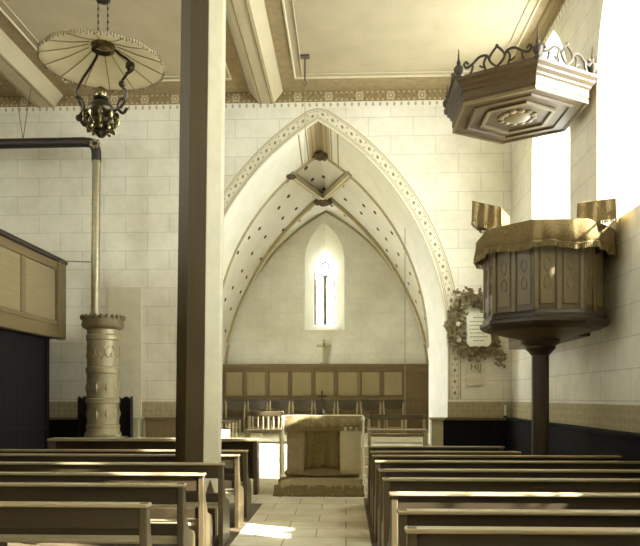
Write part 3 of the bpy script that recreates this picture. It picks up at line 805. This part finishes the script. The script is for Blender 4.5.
# ------------------------------------------------------------------ stove with its pipe
SY = 13.6; sc_ = at(103, 400, SY); sx = sc_.x
zz = lambda py: at(103, py, SY).z
st = thing('stove', 'tall round cast-iron stove with flared crown standing against left back wall', 'stove', (sx, SY, 0))
MB().box(sx - .40, sx + .40, SY - .40, SY + .40, 0, zz(437)).build('plinth', M['step'], st, bevel=.02)
pr = [(.36, zz(437)), (.365, zz(434)), (.33, zz(431)), (.325, zz(428)), (.335, zz(427)), (.335, zz(425)), (.315, zz(424)), (.315, zz(404)), (.335, zz(403)), (.335, zz(399)), (.315, zz(398)), (.315, zz(374)), (.335, zz(373)), (.335, zz(368)), (.31, zz(367)), (.31, zz(341)), (.33, zz(340)), (.33, zz(336)), (.31, zz(335)), (.31, zz(329))]
cr_ = [(.32, zz(330)), (.40, zz(328)), (.42, zz(325)), (.40, zz(322)), (.42, zz(319)), (.41, zz(317.5)), (.2, zz(316)), (.02, zz(316))]
cm = MB().lathe(cr_, sx, SY, 36)
for i in range(24):
    a = 2 * PI * i / 24; cm.ball((sx + .415 * math.cos(a), SY + .415 * math.sin(a), zz(318)), (.035, .035, .05), 8, 5)
cm.build('crown', M['irondark'], st)
om = MB().lathe(pr, sx, SY, 36)
for r_, py in ((.318, 388), (.318, 414)):
    for i in range(10):
        a = 2 * PI * i / 10 + .25; ctr = Vector((sx + r_ * math.cos(a), SY + r_ * math.sin(a), zz(py)))
        tg = Vector((-math.sin(a), math.cos(a), 0)); nr = Vector((math.cos(a), math.sin(a), 0))
        h = .11; w = .045
        om.add([ctr + Vector((0, 0, h)), ctr + tg * w, ctr - Vector((0, 0, h)), ctr - tg * w, ctr + nr * .03], [(0, 1, 4), (1, 2, 4), (2, 3, 4), (3, 0, 4), (0, 3, 2, 1)])
om.build('barrel', M['iron'], st, angle=22)
sm_ = MB()
for i in range(9):
    a0 = 2 * PI * i / 9
    for s in (-1, 1):
        pts = []
        for kq in range(12):
            tt = kq / 11; rr_ = .09 * (1 - tt * .7); an = tt * 1.6 * PI
            a = a0 + s * (rr_ * math.sin(an)) / .31 + s * .1; pts.append((sx + .315 * math.cos(a), SY + .315 * math.sin(a), zz(354) + rr_ * math.cos(an) * 1.6))
        sm_.tube(pts, .013, 6)
sm_.build('scroll_relief', M['iron'], st)
sp = thing('stovepipe', 'long stovepipe rising from the stove and turning level to the left', 'pipe', (sx - .14, SY, zz(316)))
px0 = at(95, 316, SY).x; px1 = at(96.5, 160, SY).x; zt = zz(142)
MB().tube([(px0, SY, zz(316.5)), (px1, SY, zz(160))], .082, 20).build('riser', M['pipe'], sp)
MB().tube(spline([(px1, SY, zz(161)), (px1 - .01, SY, zz(150)), (px1 - .09, SY, zz(143.5)), (px1 - .25, SY, zt)], 6), .098, 18).build('elbow', M['pipedark'], sp)
MB().tube([(px1 - .24, SY, zt), (XL - .1, SY, zt - .02)], .10, 18).build('level_run', M['pipedark'], sp)
for py in (316, 260, 205, 163): MB().lathe([(.088, zz(py)), (.095, zz(py) + .02), (.088, zz(py) + .045)], px0 + (px1 - px0) * (316 - py) / 156, SY, 20).build('collar', M['pipe'], sp)
cl_ = MB()
for i in range(7):
    a = 2 * PI * i / 7; cl_.ball((px1 + .08 * math.cos(a), SY - .09 + .03 * math.sin(a), zz(145) + .08 * math.sin(a)), .035, 8, 5)
cl_.build('elbow_rosette', M['pipe'], sp)
MB().tube([(GX + .02, SY, at(62, 261, SY).z), (px0 - .05, SY, at(90, 262, SY).z)], .014, 6).build('brace_rod', M['pipe'], sp)
hw = at(23, 137, SY)
for d in (-.16, .16): MB().tube([(hw.x, SY, zt + .08), (hw.x + d, SY, ZC - .25)], .008, 5).build('hanger_wire', M['hook'], sp)
fs = thing('fire_screen', 'dark curved sheet-iron screen standing behind the stove', 'screen', (sx, SY + .1, 0))
def scr(r, z0, z1, t=.02):
    m = MB(); N = 24; o_ = []; 
    for rr in (r, r + t):
        for z in (z0, z1): o_.append([(sx + rr * math.cos(PI * (-.06 + 1.12 * i / N)), SY + .14 + .7 * rr * math.sin(PI * (-.06 + 1.12 * i / N)), z + (.06 * abs(math.sin(i * PI / 3)) if z == z1 else 0)) for i in range(N + 1)])
    m.loft([o_[0], o_[1], o_[3], o_[2], o_[0]], caps=False, closed=False); return m
scr(.54, 0, zz(399)).build('sheet', M['black'], fs)
sh = thing('wall_sheet', 'dull upright sheet fixed on the wall behind the stove', 'panel', (at(122, 360, YB).x, YB - .02, 2))
a = at(108, 430, YB); b = at(142, 287, YB)
MB().box(a.x, b.x, YB - .03, YB - .006, a.z, b.z).build('sheet', M['dullsheet'], sh, bevel=.004)  # plain rectangle slightly duller than the wall

# ------------------------------------------------------------------ wall memorial: wreath, plaque, sign
wc = at(473.5, 325, YB); WY = YB - .05
wr = thing('wreath', 'large leafy memorial wreath hanging on the wall right of the arch', 'wreath', tuple(wc))
lm = MB()
for i in range(1200):
    a = random.uniform(0, 2 * PI); rr = random.gauss(0, .085)
    ex, ez = .43, .58
    ctr = Vector((wc.x + (ex + rr) * math.cos(a), WY - random.uniform(0, .1), wc.z + (ez + rr) * math.sin(a)))
    d = Vector((random.gauss(0, 1), random.gauss(0, .5), random.gauss(0, 1))).normalized(); n_ = Vector((random.gauss(0, .5), -1, random.gauss(0, .5))).normalized()
    s_ = d.cross(n_).normalized(); L = random.uniform(.07, .13); w = L * .34
    lm.add([ctr - d * L * .5, ctr + s_ * w - d * L * .05, ctr + d * L * .5, ctr - s_ * w - d * L * .05, ctr + n_ * w * .35, ctr - n_ * .01], [(0, 1, 4), (1, 2, 4), (2, 3, 4), (3, 0, 4), (0, 5, 1), (1, 5, 2), (2, 5, 3), (3, 5, 0)])
for i in range(90):     # trailing spray at lower right
    t = random.random(); ctr = Vector((wc.x + .34 + .22 * t + random.gauss(0, .06), WY - random.uniform(0, .08), wc.z - .22 - .55 * t + random.gauss(0, .07)))
    d = Vector((random.gauss(0, 1), random.gauss(0, .4), random.gauss(0, 1))).normalized(); n_ = Vector((random.gauss(0, .5), -1, random.gauss(0, .5))).normalized(); s_ = d.cross(n_).normalized(); L = .11; w = .036
    lm.add([ctr - d * L * .5, ctr + s_ * w, ctr + d * L * .5, ctr - s_ * w, ctr + n_ * .014], [(0, 1, 4), (1, 2, 4), (2, 3, 4), (3, 0, 4), (0, 3, 2, 1)])
lm.build('leaves', M['leaf'], wr)
MB().tube([(wc.x + .40 * math.cos(a), WY + .02, wc.z + .62 * math.sin(a)) for a in [i * PI / 16 for i in range(33)]], .05, 8).build('hoop', M['leaf'], wr)
for (px, py) in ((458, 324), (459, 340), (476, 292), (497, 322)):
    q = at(px, py, WY - .13); fm = MB(); 
    for i in range(5): fm.ball(q + Vector((.028 * math.cos(i * 1.257), 0, .028 * math.sin(i * 1.257))), (.026, .016, .026), 8, 5)
    fm.ball(q + Vector((0, -.015, 0)), .016, 8, 5); fm.build('flower', M['flower'], wr)
pa = at(466.5, 347, YB - .2); pb2 = at(491.5, 312, YB - .2)
pq = thing('plaque', 'pale scalloped inscription plaque framed by the wreath', 'plaque', ((pa.x + pb2.x) / 2, YB - .2, (pa.z + pb2.z) / 2))
W2 = (pb2.x - pa.x) / 2; H2 = (pb2.z - pa.z) / 2; pcx = (pa.x + pb2.x) / 2; pcz = (pa.z + pb2.z) / 2
ol = []
for i in range(48):
    a = 2 * PI * i / 48; ca, sa = math.cos(a), math.sin(a); m_ = max(abs(ca), abs(sa)); u, v = ca / m_, sa / m_
    kk = 1 - .06 * abs(math.sin(3 * PI * (v if abs(u) > abs(v) else u) / 2)) ; cut = .92 if abs(u) > .8 and abs(v) > .8 else 1
    ol.append((pcx + u * W2 * kk * cut, pcz + v * H2 * kk * cut))
MB().prism(ol, lambda a, b, d: (a, YB - .2 + d, b), 0, .03).build('board', M['plaque'], pq)
lt = MB()
for i in range(7):
    z = pcz + H2 * (.68 - i * .22); w = W2 * (.45 if i in (0, 6) else .74)
    x = pcx - w
    while x < pcx + w:
        l = random.uniform(.03, .07); lt.box(x, min(x + l, pcx + w), YB - .204, YB - .198, z - .008, z + .008); x += l + .015
lt.build('writing', M['ink'], pq, smooth=False)
sa_ = at(465, 373, YB - .03); sb_ = at(484.5, 361.5, YB - .03)
sg = thing('sign', 'pale paper sign with letters HIJ under the wreath', 'sign', (sa_.x, YB - .03, sa_.z))
MB().prism([(sa_.x, sa_.z), (sb_.x + .03, sa_.z + .04), (sb_.x, sb_.z), (sa_.x + .02, sb_.z - .06)], lambda a, b, d: (a, YB - .04 + d, b), 0, .04).build('board', M['ribbon'], sg)
fc = bpy.data.curves.new('letters', 'FONT'); fc.body = 'HIJ'; fc.size = .19; fc.extrude = .004; fc.align_x = 'CENTER'; fc.align_y = 'CENTER'
fo = bpy.data.objects.new('tmp', fc); C.objects.link(fo); bpy.context.view_layer.update()
me = bpy.data.meshes.new_from_object(fo.evaluated_get(bpy.context.evaluated_depsgraph_get())); bpy.data.objects.remove(fo)
me.materials.clear(); me.materials.append(M['ink'])
lo_ = bpy.data.objects.new('letters', me); C.objects.link(lo_); lo_.parent = sg; lo_.rotation_euler = (PI / 2, 0, 0)
lo_.location = Vector(((sa_.x + sb_.x) / 2 + .02, YB - .046, (sa_.z + sb_.z) / 2)) - ORG[sg.name]
sa_ = at(466.5, 386, YB - .03); sb_ = at(484, 376, YB - .03)
tag(MB().prism([(sa_.x, sa_.z), (sb_.x, sa_.z + .02), (sb_.x, sb_.z), (sa_.x, sb_.z - .03)], lambda a, b, d: (a, YB - .04 + d, b), 0, .04).build('paper_strip', M['ribbon'], origin=tuple(sa_)),
    'blank pale paper strip on the wall just below the lettered sign', 'paper')
q = Vector((3.34, 0, 0)); cz = 1.222
ca = thing('candle', 'white candle standing on dark wainscot ledge in the corner left of pulpit post', 'candle', (q.x, YB - .10, cz))
MB().lathe([(.045, cz), (.045, cz + .012), (.02, cz + .03), (.03, cz + .04)], q.x, YB - .10, 12).build('holder', M['brass'], ca)
MB().lathe([(.022, cz + .035), (.022, cz + .26), (.01, cz + .265)], q.x, YB - .10, 12).build('wax', M['candle'], ca)

# ------------------------------------------------------------------ pulpit
PX, PY = 2.64, 9.25
pu = thing('pulpit', 'raised octagonal wooden pulpit on a post against the right wall', 'pulpit', (PX, PY, 0))
def oc(R, z, n=8, rot=PI / 8, cx=PX, cy=PY): return [(cx + R * math.cos(rot + 2 * PI * j / n), cy + R * math.sin(rot + 2 * PI * j / n), z) for j in range(n)]
zl = EYE + .96; zt_ = EYE + 2.12
MB().loft([oc(.76, zl + .05), oc(.76, zt_)]).build('body', M['pulpit'], pu, angle=20)
MB().loft([oc(.70, zl - .09), oc(.80, zl - .05), oc(.84, zl - .01), oc(.84, zl + .03), oc(.80, zl + .05), oc(.80, zl + .09), oc(.77, zl + .13)]).build('bottom_moulding', M['pulpit_d'], pu, angle=20)
MB().loft([oc(.77, zt_ - .12), oc(.80, zt_ - .09), oc(.80, zt_ - .04), oc(.84, zt_), oc(.84, zt_ + .04)]).build('top_moulding', M['pulpit_d'], pu, angle=20)
MB().loft([oc(.72, zl - .08), oc(.60, zl - .11), oc(.42, zl - .16), oc(.26, zl - .19)]).build('underside', M['pulpit'], pu, angle=20)
cap = [(.25, zl - .17), (.26, zl - .21), (.24, zl - .25), (.19, zl - .28), (.20, zl - .31), (.15, zl - .36), (.12, zl - .40)]
MB().lathe(cap, PX - .03, PY, 16).build('capital', M['pulpit_d'], pu)
MB().loft([oc(.115, z, 8, PI / 8, PX - .03) for z in (0, zl - .37)]).build('post', M['pulpit_d'], pu, angle=20, bevel=.01)
for j in range(8):
    a0 = Vector(oc(.765, 0)[j]); a1 = Vector(oc(.765, 0)[(j + 1) % 8]); mid = (a0 + a1) / 2
    if mid.x > PX + .6: continue
    nrm = Vector((mid.x - PX, mid.y - PY, 0)).normalized(); tg = (a1 - a0).normalized(); L = (a1 - a0).length
    def slab(s0, s1, za, zb, d0, d1):
        m = MB(); P = [a0 + tg * s0, a0 + tg * s1]
        vs = [p + nrm * d + Vector((0, 0, z)) for p in P for d in (d0, d1) for z in (za, zb)]
        return m.add(vs, [(0, 1, 3, 2), (4, 6, 7, 5), (0, 4, 5, 1), (2, 3, 7, 6), (0, 2, 6, 4), (1, 5, 7, 3)])
    slab(-.02, .035, zl + .13, zt_ - .12, -.02, .022).build('pilaster', M['pulpit_l'], pu, bevel=.006)
    slab(L / 2 - .03, L / 2 + .03, zl + .13, zt_ - .12, -.02, .016).build('pilaster', M['pulpit_l'], pu, bevel=.006)
    for s0, s1 in ((.06, L / 2 - .055), (L / 2 + .055, L - .06)):
        p_ = slab(s0, s1, zl + .2, zt_ - .2, -.02, .009).build('panel', M['pulpit_l'], pu, bevel=.006)
        m = MB(); cc_ = a0 + tg * (s0 + s1) / 2 + nrm * .012
        for s in (-1, 1):
            for q_ in (-1, 1): m.tube([cc_ + tg * s * .05 * math.sin(t * 2.6) * (1 - .3 * t) + Vector((0, 0, (zl + zt_) / 2 + q_ * (.02 + .17 * t))) for t in [i / 8 for i in range(9)]], .008, 5)
        m.build('carving', M['pulpit_l'], p_)
# entrance landing behind the pulpit along the wall
MB().box(2.98, XR - .01, PY + .6, 12.6, zl - .09, zl + .02).build('landing', M['pulpit'], pu, bevel=.01)
MB().box(2.98, 3.02, PY + .6, 12.6, zl + .02, zl + .9).build('landing_rail', M['pulpit'], pu, bevel=.01)
# cloth draped over the rim
ccn = MB(); rows = []
def ocp(R, s):       # point round an octagon at fraction s
    j = int(s * 8) % 8; f = s * 8 - int(s * 8); V = oc(R, 0); a = Vector(V[j]); b = Vector(V[(j + 1) % 8]); return a.lerp(b, f)
NS = 160
for (R, z, amp) in ((.70, zt_ + .02, 0), (.72, zt_ + .055, 0), (.86, zt_ + .06, 0), (.885, zt_ + .03, .0), (.90, zt_ - .10, .012), (.915, zt_ - .23, .022)):
    row = []
    for i in range(NS):
        s = i / NS; p = ocp(R + amp * math.sin(s * 2 * PI * 26) , s); x = min(p.x, XR - .015)
        row.append((x, p.y, z + (.02 * math.sin(s * 2 * PI * 8) if amp > .015 else 0)))
    rows.append(row)
pc_ = ccn.loft(rows, caps=False).build('pulpit_cloth', M['cloth'], origin=(PX, PY, zt_)); q = pc_.modifiers.new('s', 'SOLIDIFY'); q.thickness = .008; q.offset = 1
tag(pc_, 'fringed velvet cloth draped round the rim of the pulpit', 'cloth')
fm = MB()
for i in range(300):
    s = (i + .5) / 300; p = ocp(.917 + .022 * math.sin(s * 2 * PI * 26), s)
    if p.x > XR - .03: continue
    z = zt_ - .22 + .02 * math.sin(s * 2 * PI * 8); fm.cyl((p.x, p.y, z), (p.x, p.y, z - .07), .007, n=4)
fm.tube([(min(p.x, XR - .035), p.y, zt_ - .22 + .02 * math.sin(j / 160 * 2 * PI * 8)) for j in range(161) for p in [ocp(.917 + .022 * math.sin(j / 160 * 2 * PI * 26), (j / 160) % 1)]], .009, 5)
fm.build('fringe', M['fringe'], pc_)
def lectern(cx, cy, rz, w, d, z0, zf, zb, hang, label):
    t = thing('book_rest', label, 'book rest', (cx, cy, z0))
    R_ = Matrix.Rotation(rz, 3, 'Z'); g = lambda a, b, z: Vector((cx, cy, 0)) + R_ @ Vector((a, b, 0)) + Vector((0, 0, z))
    m = MB(); w2, d2 = w / 2, d / 2
    top = [g(-w2, -d2, zf), g(w2, -d2, zf), g(w2, d2, zb), g(-w2, d2, zb)]; tl = [p - Vector((0, 0, .04)) for p in top]
    m.loft([tl, top]); m.build('desk', M['pulpit_d'], t, angle=20, bevel=.006)
    m = MB(); e = .012; n = 18; pts = []
    cor = [(-w2 - e, -d2 - e, zf), (w2 + e, -d2 - e, zf), (w2 + e, d2 + e, zb), (-w2 - e, d2 + e, zb)]
    ring_t = []; ring_b = []
    for qi in range(4):
        a = cor[qi]; b = cor[(qi + 1) % 4]
        for i in range(n):
            f = i / n; x = a[0] + (b[0] - a[0]) * f; y = a[1] + (b[1] - a[1]) * f; z = a[2] + (b[2] - a[2]) * f
            ring_t.append(g(x, y, z + .012)); fl = 1.04 + .03 * math.sin(i * PI / 3); ring_b.append(g(x * fl, y * fl, z - hang))
    m.loft([ring_b, ring_t], caps=False); nb = len(m.v)
    m.add([g(*[cor[i][0], cor[i][1], cor[i][2] + .0125]) for i in range(4)], [(0, 1, 2, 3)])
    m.build('cover_cloth', M['cloth'], t, angle=30)
    m = MB()
    for p in ring_b: m.cyl(p, p - Vector((0, 0, .05)), .007, n=4)
    m.build('fringe', M['fringe'], t)
    MB().cyl(g(0, 0, z0 - .35), g(0, 0, min(zf, zb)), .035).build('stem', M['pulpit_d'], t)
lectern(1.97, 9.32, PI / 2 - .45, .46, .36, zt_ + .04, zt_ + .36, zt_ + .50, .27, 'cloth-covered sloping book rest on the left side of the pulpit')
lectern(3.19, 8.74, -.45, .42, .40, zt_ + .04, zt_ + .30, zt_ + .42, .24, 'cloth-covered book rest on pulpit rim next to the right wall')

# ------------------------------------------------------------------ sounding board above the pulpit
KX, KY = 2.50, 10.06; kz = EYE + 4.08
ca = thing('sounding_board', 'hexagonal wooden canopy with scroll crest hung above the pulpit', 'canopy', (KX, KY, kz))
hx = lambda R, z: oc(R, z, 6, -PI / 2, KX, KY)
MB().loft([hx(.93, kz + .03), hx(.93, kz), hx(.985, kz), hx(.985, kz + .05), hx(1.0, kz + .07), hx(1.0, kz + .17), hx(1.03, kz + .19), hx(1.03, kz + .22), hx(1.08, kz + .25), hx(1.08, kz + .28), hx(1.13, kz + .31), hx(1.13, kz + .345), hx(1.09, kz + .36), hx(.3, kz + .40)], caps=False, endcap=True).build('fascia', M['canopy'], ca, angle=20)
MB().loft([hx(.96, kz - .012), hx(.96, kz + .03), hx(.995, kz + .03), hx(.995, kz - .012), hx(.96, kz - .012)], caps=False).build('edge_bead', M['pulpit_l'], ca, angle=20)
so = MB().loft([hx(.95, kz + .01), hx(.80, kz + .012), hx(.78, kz - .012), hx(.74, kz - .012), hx(.72, kz + .016), hx(.55, kz + .018), hx(.53, kz - .01), hx(.50, kz - .01), hx(.48, kz + .018), hx(.05, kz + .02)], caps=False, endcap=True).build('soffit', M['canopy'], ca, angle=20)
MB().loft([hx(.56, kz - .008), hx(.55, kz - .018), hx(.50, kz - .018), hx(.49, kz - .008)], caps=False).build('bead', M['pulpit_l'], so, angle=20)
ro = MB(); ro.ball((KX, KY, kz + .01), (.2, .2, .04), 16, 6)
for i in range(12): ro.ball((KX + .23 * math.cos(i * PI / 6), KY + .23 * math.sin(i * PI / 6), kz + .012), (.06, .06, .025), 8, 5)
ro.build('rosette', M['pulpit_l'], so)
V = [Vector(p) for p in hx(1.08, kz + .355)]
for j in range(6):
    a = V[j]; b = V[(j + 1) % 6]; mid = (a + b) / 2
    if mid.x > KX + .9: continue
    tg = (b - a).normalized(); m = MB(); g = lambda s, z: mid + tg * s + Vector((0, 0, z))
    for s in (-1, 1):
        m.tube(spline([g(s * .40, .15), g(s * .43, .19), g(s * .46, .16), g(s * .42, .11), g(s * .34, .14), g(s * .24, .21), g(s * .14, .20), g(s * .10, .13)], 5), .018, 6)
        m.tube(spline([g(s * .34, .14), g(s * .34, .08), g(s * .37, .01)], 5), .017, 6)
        m.tube(spline([g(s * .14, .20), g(s * .18, .11), g(s * .15, .0)], 5), .017, 6)
        m.tube(spline([g(s * .15, .05), g(s * .20, .06), g(s * .24, .09)], 4), .013, 6)
        m.tube(spline([g(0, .02), g(s * .07, .08), g(s * .105, .15), g(s * .06, .23), g(0, .29)], 5), .017, 6)
    m.tube([g(-.46, .005), g(.46, .005)], .014, 6); m.ball(g(0, .30), .025, 8, 5)
    m.build('crest', M['pulpit_d'], ca)
for j, p in enumerate(V):
    if p.x > KX + .8 and j in (1, 2): pass
    z = p.z - .02
    MB().lathe([(.05, z), (.055, z + .03), (.03, z + .05), (.065, z + .10), (.07, z + .15), (.04, z + .19), (.022, z + .20), (.03, z + .23), (.015, z + .27), (.004, z + .42)], p.x - (.04 if p.x > KX + .8 else 0), p.y, 10).build('finial', M['pulpit_d'], ca)
MB().box(KX + .3, XR, KY - .06, KY + .06, kz + .37, kz + .47).build('wall_bracket', M['pulpit_d'], ca)

# ------------------------------------------------------------------ hanging oil lamp
LY = 4.2; lc = at(103, 63, LY); lx = lc.x; lz = lambda py: at(103, py, LY).z
lp = thing('oil_lamp', 'ornate hanging oil lamp with wide pale conical shade and bead fringe', 'lamp', (lx, LY, lz(95)))
NG = 14; Rm = 61.5 / F * LY; rows = []
for (r, z, fl) in ((.068, lz(45), 0), (.09, lz(46.5), .0), (Rm * .55, lz(54), .012), (Rm * .9, lz(60.5), .02), (Rm, lz(63), .022)):
    row = []
    for i in range(NG * 8):
        a = 2 * PI * i / (NG * 8); s = abs(math.sin(a * NG / 2)); rr = r * (1 - fl * 1.3 * (1 - s)); row.append((lx + rr * math.cos(a), LY + rr * math.sin(a), z + fl * .25 * (s - .5)))
    rows.append(row)
sh_ = MB().loft(rows, caps=False).build('lamp_shade', M['shade'], lp); q = sh_.modifiers.new('s', 'SOLIDIFY'); q.thickness = .004; q.offset = 1
for i in range(NG):
    a = 2 * PI * i / NG + .0
    g = lambda r, z: (lx + r * math.cos(a), LY + r * math.sin(a), z)
    MB().tube([g(.09, lz(46.5) - .004), g(Rm * .55, lz(54) - .008), g(Rm * .97, lz(63) - .004)], .0035, 6).build('shade_rib', M['shaderib'], lp)
fb = MB()
for i in range(130):
    a = 2 * PI * i / 130; s = abs(math.sin(a * NG / 2)); rr = Rm * (1 - .022 * 1.3 * (1 - s)) + .002; x, y = lx + rr * math.cos(a), LY + rr * math.sin(a); z = lz(63)
    L = 1 if i % 2 else 2
    for q in range(L + 1): fb.ball((x + random.uniform(-.002, .002), y, z + .004 - q * .009), .0052, 6, 4)
fb.build('bead_fringe', M['bead'], lp)
nk = MB().lathe([(.055, lz(40)), (.072, lz(42)), (.074, lz(46)), (.066, lz(48)), (.07, lz(51)), (.05, lz(52))], lx, LY, 20, caps=False); nk.build('gallery_ring', M['brass'], lp)
lxb = at(101, 100, LY).x
tk = [(.012, lz(87)), (.03, lz(89)), (.036, lz(92)), (.034, lz(97)), (.05, lz(98)), (.045, lz(100)), (.03, lz(101)), (.062, lz(104)), (.082, lz(108)), (.084, lz(112)), (.07, lz(116)), (.05, lz(118)), (.066, lz(120)), (.07, lz(124)), (.045, lz(129)), (.03, lz(131)), (.04, lz(133)), (.02, lz(137)), (.004, lz(138))]
MB().lathe(tk[:5], lxb, LY, 20).build('burner', M['brass'], lp)
MB().lathe(tk[4:], lxb, LY, 24).build('oil_font', M['bronze'], lp)
fl_ = MB()
for i in range(10):
    a = 2 * PI * i / 10; g = lambda r, z: (lxb + r * math.cos(a), LY + r * math.sin(a), z)
    fl_.tube(spline([g(.05, lz(118)), g(.10, lz(114)), g(.105, lz(121)), g(.075, lz(126)), g(.085, lz(131)), g(.05, lz(129))], 4), .009, 6)
    fl_.ball(g(.09, lz(117)), (.014, .014, .018), 8, 5)
fl_.build('leaf_scrolls', M['brass'], lp)
def arm(pts): 
    P = [at(a, b, LY) for a, b in pts]; return MB().tube(spline(P, 6), .0085, 8)
arm([(98, 50), (97, 56), (90, 68), (82, 80), (77, 92), (79, 102), (84, 108), (90, 112)]).build('arm', M['bronze'], lp)
arm([(115, 50), (121, 55), (128, 60), (132, 66), (127, 74), (121, 84), (126, 92), (124, 103), (118, 109), (112, 112)]).build('arm', M['bronze'], lp)
for pts, bl in (([(76, 97), (81, 99), (84, 108), (80, 117), (84, 125), (90, 124), (90, 118)], (79, 118)), ([(126, 74), (132, 70), (133, 64), (128, 63), (127, 68)], (130, 68)), ([(125, 98), (120, 100), (118, 108), (123, 113), (127, 108)], (122, 84))):
    m = MB().tube(spline([at(a, b, LY - .03) for a, b in pts], 6), .010, 8); m.ball(at(bl[0], bl[1], LY - .03), .022, 10, 6); m.build('arm_scroll', M['bronze'], lp)
for s in (-1, 1):
    m = MB(); z = lz(41); i = 0; x = lx + s * .03
    while z < ZC - .03:
        r_ = .0085 if z < EYE + 2.9 else .0085
        m.ball((x, LY, z + .012), (.0075 if i % 2 else .0035, .0035 if i % 2 else .0075, .014), 6, 4); z += .021; i += 1
    m.build('chain', M['bronze'], lp)
MB().lathe([(.02, lz(3)), (.045, lz(1)), (.05, lz(-2)), (.02, lz(-5))], lx, LY, 14).build('counterweight', M['bronze'], lp)
MB().lathe([(.08, ZC - .001), (.07, ZC - .04), (.02, ZC - .06)], lx, LY, 14).build('ceiling_rose', M['bronze'], lp)

# ------------------------------------------------------------------ hook and wires
hk = at(305, 61, 13.0)
h_ = thing('ceiling_hook', 'thin iron hook rod hanging from the ceiling in front of the arch', 'hook', (hk.x, 13.0, ZC))
MB().box(hk.x - .09, hk.x + .09, 12.93, 13.07, ZC - .03, ZC + .0).build('plate', M['hook'], h_, bevel=.006)
MB().cyl((hk.x, 13, ZC - .02), (hk.x, 13, ZC - .48), .014, n=8).build('rod', M['hook'], h_)
MB().tube(spline([(hk.x, 13, ZC - .48), (hk.x + .03, 13, ZC - .53), (hk.x, 13, ZC - .57), (hk.x - .03, 13, ZC - .53)], 5), .010, 6).build('eye', M['hook'], h_)
MB().cyl((hk.x, 13, ZC - .56), (hk.x, 13, at(305, 165, 13).z), .006, n=6).build('cord', M['wire'], h_)
w0 = at(405, 236, 15.2); ztop_ = A1.z(w0.x - XC)
ww = thing('hanging_wire', 'thin straight wire hanging from the right side of the arch', 'wire', (w0.x, 15.2, ztop_))
MB().cyl((w0.x, 15.2, ztop_ + .12), (w0.x, 15.2, ZF + .3), .009, n=6).build('strand', M['wire'], ww)
MB().ball((w0.x, 15.2, ZF + .29), .03, 8, 5).build('end_weight', M['wire'], ww)

# ------------------------------------------------------------------ light
w = bpy.data.worlds.new('sky'); SC.world = w; w.use_nodes = True
bg = w.node_tree.nodes['Background']; bg.inputs[0].default_value = (.87, .955, 1.05, 1); bg.inputs[1].default_value = 12
sun = bpy.data.lights.new('sun', 'SUN'); sun.energy = 17; sun.angle = math.radians(.8); sun.color = (.98, 1, 1)
so_ = bpy.data.objects.new('sun', sun); C.objects.link(so_)
el = math.radians(37); hd = Vector((-.90, .435, 0)).normalized()
dirv = Vector((hd.x * math.cos(el), hd.y * math.cos(el), -math.sin(el)))
so_.rotation_euler = dirv.to_track_quat('-Z', 'Y').to_euler(); so_.location = (12, -4, 14)
def portal(x, y, z, sx_, sy_, direction):
    l = bpy.data.lights.new('sky_portal', 'AREA'); l.shape = 'RECTANGLE'; l.size = sx_; l.size_y = sy_; l.cycles.is_portal = True
    o = bpy.data.objects.new('sky_portal', l); C.objects.link(o); o.location = (x, y, z); o.rotation_euler = Vector(direction).to_track_quat('-Z', 'Z').to_euler()
for (uc, A, B, s0, s1) in RW: portal(XR + .8, uc, (s1 + B.s + B.h) / 2, 2 * B.w, B.s + B.h - s1, (-1, 0, 0))
for (uc, A, B, s0, s1) in FILL_LW: portal(XL - .7, uc, (s1 + B.s + B.h) / 2, 2 * B.w, B.s + B.h - s1, (1, 0, 0))
for (uc, A, B, s0, s1) in WW: portal(uc, YF - .6, (s1 + B.s + B.h) / 2, 2 * B.w, B.s + B.h - s1, (0, 1, 0))

# ------------------------------------------------------------------ camera
cam = bpy.data.cameras.new('camera'); co = bpy.data.objects.new('camera', cam); C.objects.link(co)
co.location = (0, 0, EYE); co.rotation_euler = (PI / 2, 0, YAW)
cam.sensor_width = 36; cam.sensor_fit = 'HORIZONTAL'; cam.lens = 36 * F / 640
cam.shift_y = (HZ - 273) / 640; cam.clip_start = .05
SC.camera = co
vs = SC.view_settings; vs.view_transform = 'Standard'; vs.look = 'None'; vs.gamma = 1; vs.use_curve_mapping = False
vs.exposure = 1.42
